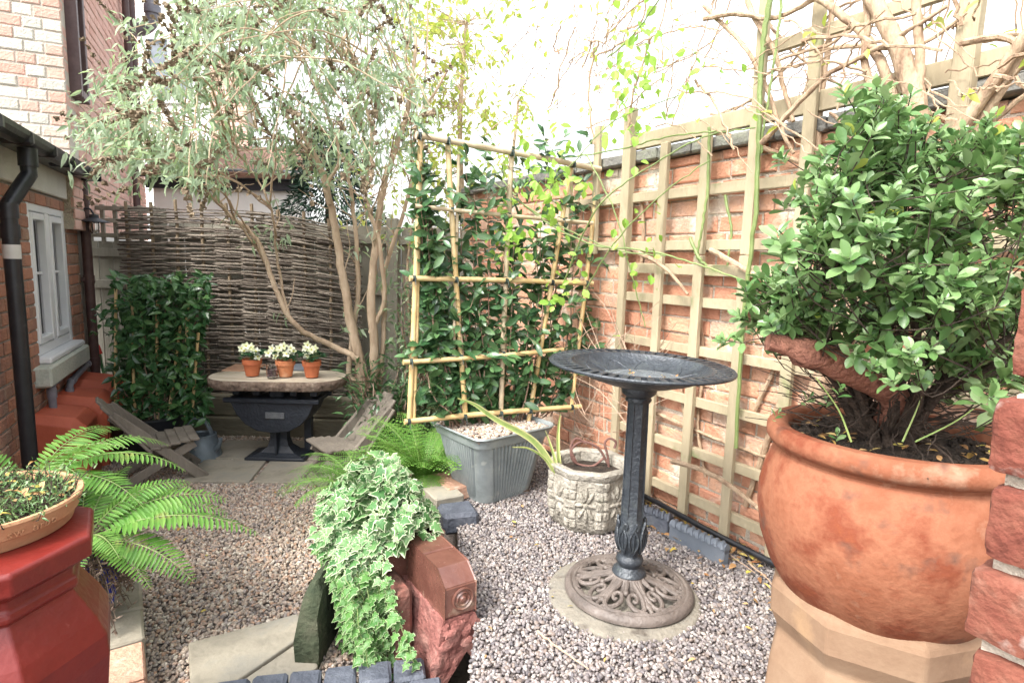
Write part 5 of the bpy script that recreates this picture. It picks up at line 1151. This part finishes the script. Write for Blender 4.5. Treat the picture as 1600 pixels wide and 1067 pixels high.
b = MB(); c2 = V(wc.x, wc.y, 0); b.lathe([(0, .008), (.125, .008), (.130, .014), (.128, .03), (.112, .13), (.098, .175), (.10, .182), (.09, .184), (.085, .17)], 32, c2); b.build('can_body', 'zinc', t)
b = MB(); hp_ = curve([c2 + V(-.105, 0, .14), c2 + V(-.10, 0, .22), c2 + V(-.05, 0, .29), c2 + V(.02, 0, .285), c2 + V(.065, 0, .22), c2 + V(.075, 0, .17)], 6)
for i in range(len(hp_) - 1): b.bar(hp_[i], hp_[i + 1] + (hp_[i + 1] - hp_[i]) * .1, .034, .010, (0, 1, 0)) if False else b.bar(hp_[i], hp_[i + 1] + (hp_[i + 1] - hp_[i]) * .08, .010, .034, (0, 1, 0))
b.build('handle', 'zinc', t)
b = MB(); b.tube([c2 + V(.08, -.02, .05), c2 + V(.15, -.05, .12), c2 + V(.165, -.055, .17)], [.02, .015, .014], 10); b.build('spout', 'zinc', t)
q = A(285, 712, 3.98); b = MB(); b.lathe([(0, .01), (.09, .01), (.105, .15), (.11, .16), (.10, .16)], 28, V(q.x, q.y, 0)); tag(b.build('zinc_bucket', 'zinc'), 'small dull zinc bucket under the front of the left chair', 'bucket')
q = A(235, 640, 4.12); q.z = .0; t = thing('laurel_pot', 'round dark pot holding the trained laurel behind the left chair', 'plant pot', q)
b = MB(); b.lathe([(0, .01), (.20, .01), (.26, .28), (.27, .30), (.25, .31), (.235, .27)], 36, q); b.build('pot', 'black_plastic', t); b = MB(); b.lathe([(0, .285), (.245, .275)], 24, q); b.build('potting_soil', 'soil', t)
la = thing('trained_laurel', 'dense square trained laurel on bamboo canes beside the hurdle', 'shrub', q + V(0, 0, .28)); st = MB(); fr = []
YB = 4.15
for (x0, y0, x1, y1) in ((181, 452, 180, 672), (207, 455, 212, 660), (293, 475, 290, 660), (310, 520, 300, 660), (283, 500, 262, 660), (246, 470, 247, 660)): cane(la, A(x0, y0, YB - .08), A(x1, y1, YB - .08), .010)
for k in range(40):
    x1 = rnd.uniform(190, 325); y1 = rnd.uniform(432, 600); p1 = A(x1, y1, YB + rnd.uniform(-.15, .12)); p0 = q + V(rnd.uniform(-.12, .12), rnd.uniform(-.1, .1), .28); c_ = curve([p0, p0.lerp(p1, .5) + rv(.05), p1], 8, .005); st.tube(c_, [.005, .002], 5)
for k in range(3000):
    x = rnd.uniform(178, 330); y = 428 + 230 * rnd.random(); e_ = 12 * math.sin(x * .13 + y * .03) + 9 * math.sin(y * .11 + 1)
    if x > 320 - e_ or y < 440 + e_ * .8: continue
    if x < 196 and rnd.random() < .5: continue
    p = A(x, y, YB + rnd.uniform(-.17, .13)); fr.append((p, V(rnd.uniform(-1, 1), rnd.uniform(-.9, .3), rnd.uniform(-.8, .6)), V(0, -.6, .7) + rv(.7), rnd.uniform(.055, .095)))
for k in range(26):
    p = A(rnd.uniform(140, 185), rnd.uniform(470, 530), YB - .05); fr.append((p, rv(1), UP + rv(.6), rnd.uniform(.05, .08)))
st.build('stem', 'bark_brown', la); b = MB(); b.scatter(OVAL, fr); b.build('foliage', 'leaf_laurel', la)
t = thing('hose_reel_end', 'red hose connector on a short green hose hanging by the fence', 'hose', A(152, 545, 4.75)); b = MB(); p = A(151, 540, 4.75); b.tube([p, p + V(.02, 0, -.07)], .022, 12); b.build('connector', 'red_plastic', t)
b = MB(); b.tube(curve([p + V(.02, 0, -.06), A(160, 575, 4.75), A(168, 605, 4.75), A(164, 650, 4.7)], 5), .011, 8); b.build('hose', 'hose', t)

# ================================================================ TREES, CLIMBERS, BACKGROUND PLANTING
rnd = random.Random(101)
def limb(mb, pts, r0, r1, n=8, k=6, j=.004, w=.08): c_ = curve(pts, k, j); mb.tube(c_, [r0, r1], n, wob=w); return c_
# ---- grey green tree in the back corner
tb = V(-1.07, 4.30, 0)
tt = thing('garden_tree', 'many stemmed tree with tan bark and pale grey green willowy leaves in the back corner', 'tree', tb)
st = MB(); YT = 4.25
def T_(x, y, Y=YT): return A(x, y, Y)
trunks = []
spec = [([(575, 650), (566, 585), (548, 500), (530, 400), (512, 300), (490, 240), (440, 170)], .042, .014, 0),
        ([(583, 655), (585, 560), (580, 470), (585, 400), (598, 300), (620, 225), (640, 160), (650, 60)], .036, .012, -.05),
        ([(560, 560), (520, 540), (455, 500), (400, 375), (352, 330), (320, 280), (260, 250)], .022, .008, -.25),
        ([(565, 600), (545, 575), (560, 450), (552, 330), (545, 260), (560, 150)], .022, .009, .1),
        ([(590, 640), (600, 520), (602, 420), (640, 300), (650, 200), (700, 110)], .020, .008, .12),
        ([(578, 520), (600, 470), (592, 380), (572, 300), (580, 200), (540, 90)], .018, .008, -.1),
        ([(452, 500), (432, 400), (425, 330), (395, 270), (350, 215)], .010, .005, -.3),
        ([(515, 320), (498, 265), (470, 225), (400, 200), (330, 150)], .014, .006, -.1),
        ([(510, 290), (530, 240), (500, 150), (450, 60)], .014, .006, 0),
        ([(620, 640), (640, 540), (636, 420), (648, 330), (668, 250)], .012, .006, .3),
        ([(440, 480), (420, 420), (372, 350), (330, 310), (290, 290)], .010, .004, -.35)]
for pts, r0, r1, dy in spec: trunks.append(limb(st, [T_(x, y, YT + dy * (1 if i > 1 else .3)) for i, (x, y) in enumerate(pts)], r0, r1, 10, 7, .006))
for k in range(70):            # thin side shoots
    c_ = rnd.choice(trunks); i = rnd.randrange(len(c_) // 3, len(c_)); p = c_[i]; q = p + V(rnd.uniform(-.25, .25), rnd.uniform(-.2, .1), rnd.uniform(.05, .4)); limb(st, [p, p.lerp(q, .5) + rv(.05), q], .005, .0018, 5, 4)
nodes = [p for c_ in trunks for p in c_[len(c_) // 2:]]
lv = []; sd_l = []
def blob(x, y): # crown outline in the photograph, as angular extent round the tree
    e = lambda cx, cy, rx, ry: ((x - cx) / rx) ** 2 + ((y - cy) / ry) ** 2 < 1
    return e(430, 110, 215, 150) or e(230, 190, 125, 85) or e(180, 250, 75, 50) or e(560, 180, 120, 110) or e(330, 20, 160, 70) or e(300, 250, 130, 50) or e(560, 30, 110, 100) or e(520, 255, 90, 35)
cnt = 0
while cnt < 410:
    x, y = rnd.uniform(90, 700), rnd.uniform(-120, 310)
    if not blob(x, max(y, -20)) or (185 < x < 262 and y < 62): continue
    cnt += 1; Y = rnd.uniform(3.1, 5.0) if x > 330 else rnd.uniform(2.75, 4.0); tip = A(x, y, Y)
    q = min(rnd.sample(nodes, 14), key=lambda n_: (n_ - tip).length); d = tip - q; mid = q + d * .5 + V(0, 0, .12 * d.length) + rv(.05)
    c_ = limb(st, [q, mid, tip], max(.002, min(.008, .007 * d.length)), .0015, 5, 6, .006, 0)
    if d.length < .8 and len(nodes) < 900: nodes.append(c_[len(c_) // 2])
    dr = (c_[-1] - c_[-3]).normalized()
    for i in range(max(1, len(c_) - 6), len(c_)):
        for _ in range(4 if x < 620 else 3):
            dd = dr * .5 + rv(.8) + V(0, 0, -.45); lv.append((c_[i] + rv(.05), dd, UP * .7 + rv(.7), rnd.uniform(.04, .088)))
    if rnd.random() < .5 and x > 170:
        q2 = c_[-1]; e_ = q2 + (dr + rv(.5) + V(0, 0, .2)).normalized() * rnd.uniform(.14, .34); pp = [q2.lerp(e_, i / 6) for i in range(7)]; sd_l.append(pp)
for k in range(80):            # leafy sprigs low on the trunks
    c_ = rnd.choice(trunks[:7]); p = c_[rnd.randrange(4, len(c_))] + rv(.08)
    if p.z < .9: continue
    for _ in range(5): lv.append((p + rv(.04), rv(1) + V(0, 0, -.3), UP + rv(.7), rnd.uniform(.05, .10)))
st.build('trunk', 'bark_tan', tt); b = MB(); b.scatter(LANCE, lv); b.build('crown', 'leaf_sage', tt)
b = MB()
for pp in sd_l:
    for i, p in enumerate(pp): 
        for _ in range(5): b.ico(p + rv(.007), rnd.uniform(.006, .011) * (1.2 - i * .12), jit=.3) if False else b.add([p + rv(.017) for _ in range(4)], [(0, 1, 2), (0, 2, 3), (0, 3, 1), (1, 3, 2)])
b.build('seed_heads', 'seedhead', tt); print('tree leaves', len(lv))
# pale hanging seed spikes
t = thing('yellow_tree', 'thin yellow green tree above the trellis catching the light', 'tree', V(-.3, 5.4, 0)); st = MB(); lv = []
c0 = limb(st, [V(-.35, 5.4, 0), V(-.4, 5.4, 1.2), V(-.5, 5.3, 2.4), V(-.45, 5.2, 3.4)], .04, .015, 8); c1 = limb(st, [V(-.35, 5.4, .6), V(-.1, 5.35, 1.8), V(0, 5.2, 2.8)], .03, .01, 8); nd_ = c0[8:] + c1[6:]
for k in range(170):
    x, y = rnd.gauss(690, 75), rnd.uniform(-60, 400); tip = A(x, y, rnd.uniform(4.7, 5.6)); q = min(rnd.sample(nd_, 8), key=lambda n_: (n_ - tip).length); c_ = limb(st, [q, q.lerp(tip, .5) + rv(.1), tip], .004, .0015, 4, 5, .01, 0)
    for p in c_[-5:]:
        for _ in range(2): lv.append((p + rv(.06), rv(1) + V(0, 0, -.3), UP + rv(.8), rnd.uniform(.05, .09)))
st.build('trunk', 'bark_tan', t); b = MB(); b.scatter(OVAL, lv); b.build('crown', 'leaf_yellowgreen', t)
# dark conifer
cb = V(-1.95, 6.3, 0); t = thing('conifer', 'dense dark conifer behind the hurdle', 'conifer', cb); st = MB(); st.tube([cb, cb + V(0, 0, 2.5)], [.09, .03], 10); st.build('trunk', 'bark_dark', t); fr = []
for k in range(9000):
    z = rnd.uniform(.6, 2.75); rr_ = .66 * (1 - max(0, (z - 1.6) / 1.35) ** 1.5) * (.85 + .15 * math.sin(z * 11)); a = rnd.uniform(0, 6.28); r_ = rr_ * rnd.random() ** .35; bump = 1 + .12 * math.sin(a * 5 + z * 6)
    p = cb + V(math.cos(a) * r_ * bump, math.sin(a) * r_ * bump, z); fr.append((p, V(math.cos(a), math.sin(a), rnd.uniform(-.6, .4)) + rv(.6), UP + rv(.8), rnd.uniform(.05, .10)))
b = MB(); b.scatter(LANCE, fr); b.build('crown', 'leaf_yew', t)
# back corner shrubs
def bush(name, label, cat, c, rad, n, m, tm, sz, stemm='bark_brown', ns=24, seed=1):
    t = thing(name, label, cat, V(c.x, c.y, c.z)); st = MB(); fr = []; tips = []
    for k in range(ns):
        a = rnd.uniform(0, 6.28); u = rnd.random() ** .5; q = c + V(math.cos(a) * rad[0] * u, math.sin(a) * rad[1] * u, rad[2] * rnd.uniform(.5, 1.) * (1.15 - .35 * u)); c_ = limb(st, [c, c.lerp(q, .5) + rv(.05), q], .006, .002, 5, 6); tips += c_[2:]
    for k in range(n): p = rnd.choice(tips); d_ = rv(1); fr.append((p + d_ * .09, d_ + V(0, 0, .1), UP + rv(.7), rnd.uniform(*sz)))
    st.build('stem', stemm, t); b = MB(); b.scatter(tm, fr); b.build('foliage', m, t); return t
bush('variegated_shrub', 'cream and green variegated shrub climbing the fence left of the bamboo trellis', 'shrub', V(-.66, 4.35, .1), (.22, .2, 1.5), 1700, 'leaf_variegated', OVAL, (.035, .065), ns=40)
bush('corner_shrub', 'mid green leafy shrub at the foot of the tan tree', 'shrub', V(-.86, 4.0, .05), (.28, .2, .75), 520, 'leaf_camellia', LANCE, (.06, .12))
bush('wall_shrub', 'loose pale shrub filling the corner behind the bamboo trellis', 'shrub', V(-.25, 4.1, .2), (.32, .3, 1.0), 700, 'leaf_sage', OVAL, (.04, .07), ns=30)
bush('low_foliage', 'small dark leaved plant beneath the tree beside the table', 'shrub', V(-1.05, 4.15, .35), (.15, .12, .42), 190, 'leaf_camellia', LANCE, (.05, .10))

# ---- woody climber over the garden wall
wi = thing('wall_climber', 'old woody climber with tan twisting trunks behind the trellis and above the wall', 'climber', WR + DR * -.42 + NR * .12 + V(0, 0, .25))
st = MB()
def W_(pts, r0, r1, off=.10, n=8, k=6, j=.002):
    q = [AW(p[0], p[1], p[2] if len(p) > 2 else off) for p in pts]; c_ = curve(q, k, j); st.tube(c_, [r0, r1], n, wob=.04); return c_
cl = []
cl.append(W_([(1262, 668), (1285, 600), (1330, 500), (1380, 380), (1425, 230), (1432, 170), (1405, 80), (1375, 20), (1340, -40)], .042, .022, .16, 14, 6, .002))
cl.append(W_([(1432, 180), (1438, 100), (1432, 0), (1440, -50)], .015, .012, .16, 10))
cl.append(W_([(1400, 160), (1375, 95), (1345, 50), (1290, 5), (1230, -30)], .017, .011, .14, 10))
cl.append(W_([(1365, 140), (1350, 95), (1356, 40), (1350, -20)], .013, .010, .15))
cl.append(W_([(1475, 235), (1530, 160), (1600, 60), (1650, -10)], .020, .012, .20, 10))
cl.append(W_([(1500, 235), (1560, 150), (1620, 40)], .015, .010, .17))
cl.append(W_([(1490, 240), (1540, 200), (1600, 150), (1660, 110)], .009, .006, .13))
cl.append(W_([(1272, 290), (1282, 160), (1296, 60), (1300, -10)], .014, .010, .03))
cl.append(W_([(1190, 225), (1230, 180), (1290, 120), (1340, 92), (1400, 60), (1480, 10)], .011, .006, .17))
cl.append(W_([(1100, 205), (1150, 215), (1240, 250), (1290, 262)], .012, .008, .03))
cl.append(W_([(1100, 30), (1150, 22), (1210, 28), (1270, 0), (1300, -20)], .011, .008, .12))
cl.append(W_([(1100, 10), (1160, 70), (1195, 130), (1220, 200), (1240, 240)], .009, .007, .1))
cl.append(W_([(1160, -20), (1180, 30), (1210, 80), (1225, 140), (1240, 190)], .012, .008, .1))
cl.append(W_([(1500, 68), (1560, 58), (1600, 75), (1640, 110)], .011, .007, .18))
cl.append(W_([(1275, 78), (1330, 72), (1400, 75), (1450, 65), (1510, 20)], .009, .005, .15))
cl.append(W_([(1180, 640), (1215, 560), (1240, 440), (1255, 330)], .010, .007, .02))
cl.append(W_([(1025, 645), (1060, 660), (1130, 690), (1215, 720)], .010, .008, .02))
cl.append(W_([(1110, 390), (1180, 430), (1240, 470)], .012, .010, .10))
cl.append(W_([(990, 390), (1040, 420), (1075, 460)], .012, .006, .12))
cl.append(W_([(1165, 790), (1195, 700), (1225, 610)], .013, .012, .015))
cl.append(W_([(1060, 560), (1068, 640), (1082, 690)], .010, .008, .02))
cl.append(W_([(1002, 305), (1005, 360), (1002, 410)], .009, .008, .02))
cl.append(W_([(1095, 500), (1098, 580), (1090, 660), (1102, 745)], .009, .007, .02))
cl.append(W_([(1050, 720), (1110, 740), (1180, 790), (1230, 850)], .012, .008, .22))
high = []
for k in range(135):           # tangle above the wall
    x = rnd.uniform(840, 1660); y = rnd.uniform(10, 235 - (x - 900) * .14); L = rnd.uniform(60, 260); a = rnd.choice((rnd.uniform(-.9, .3), rnd.uniform(-1.6, -1.1), rnd.uniform(.1, .7))); o_ = rnd.uniform(-.25, .35)
    pts = [(x + L * t * math.cos(a) + rnd.uniform(-8, 8), y + L * t * math.sin(a) + 26 * math.sin(t * 3 + k) , o_ + .05 * t) for t in (0, .33, .66, 1)]; r_ = rnd.choice((.0018, .0022, .003, .0045)); high.append(W_(pts, r_ * 1.3, r_, n=5, k=5, j=.006))
for k in range(90):            # finer twigs further along, over the trellis top
    x = rnd.uniform(640, 1050); y = rnd.uniform(60, 235); L = rnd.uniform(40, 150); a = rnd.uniform(-2.8, -.3); pts = [(x + L * t * math.cos(a), y + L * t * math.sin(a) + 14 * math.sin(t * 4 + k), rnd.uniform(-.1, .2)) for t in (0, .5, 1)]
    high.append(W_(pts, .003, .0018, n=4, k=5, j=.008))
st.build('trunk', 'bark_climber', wi); lv = []
for k in range(150): c_ = rnd.choice(high); p = rnd.choice(c_); lv.append((p + rv(.02), rv(1) + V(0, 0, -.5), UP + rv(.8), rnd.uniform(.03, .06)))
b = MB(); b.scatter(OVAL, lv); b.build('foliage', 'leaf_yellowgreen', wi)
# ---- green rose canes
ro = thing('green_climber', 'rambling climber with fresh green canes and lime leaves reaching over the bird bath', 'climber', WR + DR * .2 + NR * .12 + V(0, 0, .25)); st = MB(); lv = []
canes = [([(1205, -10, .16), (1190, 90, .15), (1185, 200, .14), (1182, 320, .13), (1172, 400, .12), (1160, 520, .10), (1150, 700, .10)], .0095),
         ([(1222, -10, .14), (1212, 80, .14), (1195, 190, .14), (1190, 240, .13)], .005),
         ([(1108, 200, .12), (1106, 290, .12), (1098, 350, .12), (1090, 400, .11), (1100, 412, .1)], .006),
         ([(1078, 372, .12), (1092, 402, .12), (1104, 416, .11)], .007),
         ([(1134, 305, .05), (1142, 360, .05), (1136, 420, .05)], .006),
         ([(760, 250, .55), (830, 330, .45), (920, 380, .32), (1000, 390, .22), (1080, 410, .16), (1165, 440, .14)], .0045),
         ([(690, 215, .7), (790, 300, .55), (870, 350, .45), (960, 390, .3), (1040, 400, .22)], .0035),
         ([(915, 240, .3), (960, 330, .25), (985, 420, .2), (1008, 510, .12)], .0035),
         ([(850, 300, .5), (900, 250, .45), (960, 190, .35), (1060, 150, .3)], .003),
         ([(950, 90, .4), (985, 60, .4), (1030, 0, .4)], .0035), ([(880, 440, .4), (930, 330, .4), (1000, 270, .3), (1100, 215, .2), (1180, 200, .15)], .004),
         ([(860, 250, .3), (960, 235, .25), (1040, 215, .2), (1120, 205, .15)], .004), ([(905, 470, .3), (960, 380, .3), (1040, 300, .25), (1110, 250, .2)], .0035)]
cc = []
for pts, r_ in canes: c_ = curve([AW(*p) for p in pts], 8, .003); st.tube(c_, [r_ * 1.1, r_ * .8], 7); cc.append(c_)
st.build('cane', 'stem_green', ro)
for (cx, cy, sx, sy, n_, o_) in ((850, 280, 50, 60, 120, .55), (800, 370, 30, 40, 60, .6), (985, 160, 40, 80, 70, .38), (1000, 60, 30, 50, 40, .38), (880, 430, 70, 60, 30, .5), (1080, 120, 80, 60, 26, .3), (1010, 400, 50, 80, 22, .2)):
    for _ in range(n_): p = AW(rnd.gauss(cx, sx * .6), rnd.gauss(cy, sy * .6), o_ + rnd.uniform(-.1, .1)); lv.append((p, rv(1) + V(0, 0, -.7), V(0, -.6, .6) + rv(.7), rnd.uniform(.03, .058)))
b = MB(); b.scatter(ROUND, lv); b.build('foliage', 'leaf_lime', ro)
tw = MB(); 
for k in range(60):            # dry twiggy growth low on the wall, left of the bird bath
    x = rnd.uniform(880, 1010); y = rnd.uniform(540, 700); L = rnd.uniform(40, 130); a = rnd.uniform(-2.6, -.2); pts = [AW(x + L * t * math.cos(a), y + L * t * math.sin(a) + 10 * math.sin(t * 4 + k), rnd.uniform(.05, .2)) for t in (0, .5, 1)]; tw.tube(curve(pts, 4), [.0028, .0014], 4)
tag(tw.build('dry_twigs', 'twig'), 'tangle of thin dry twigs low on the brick wall behind the stone planter', 'twigs', kind='stuff')
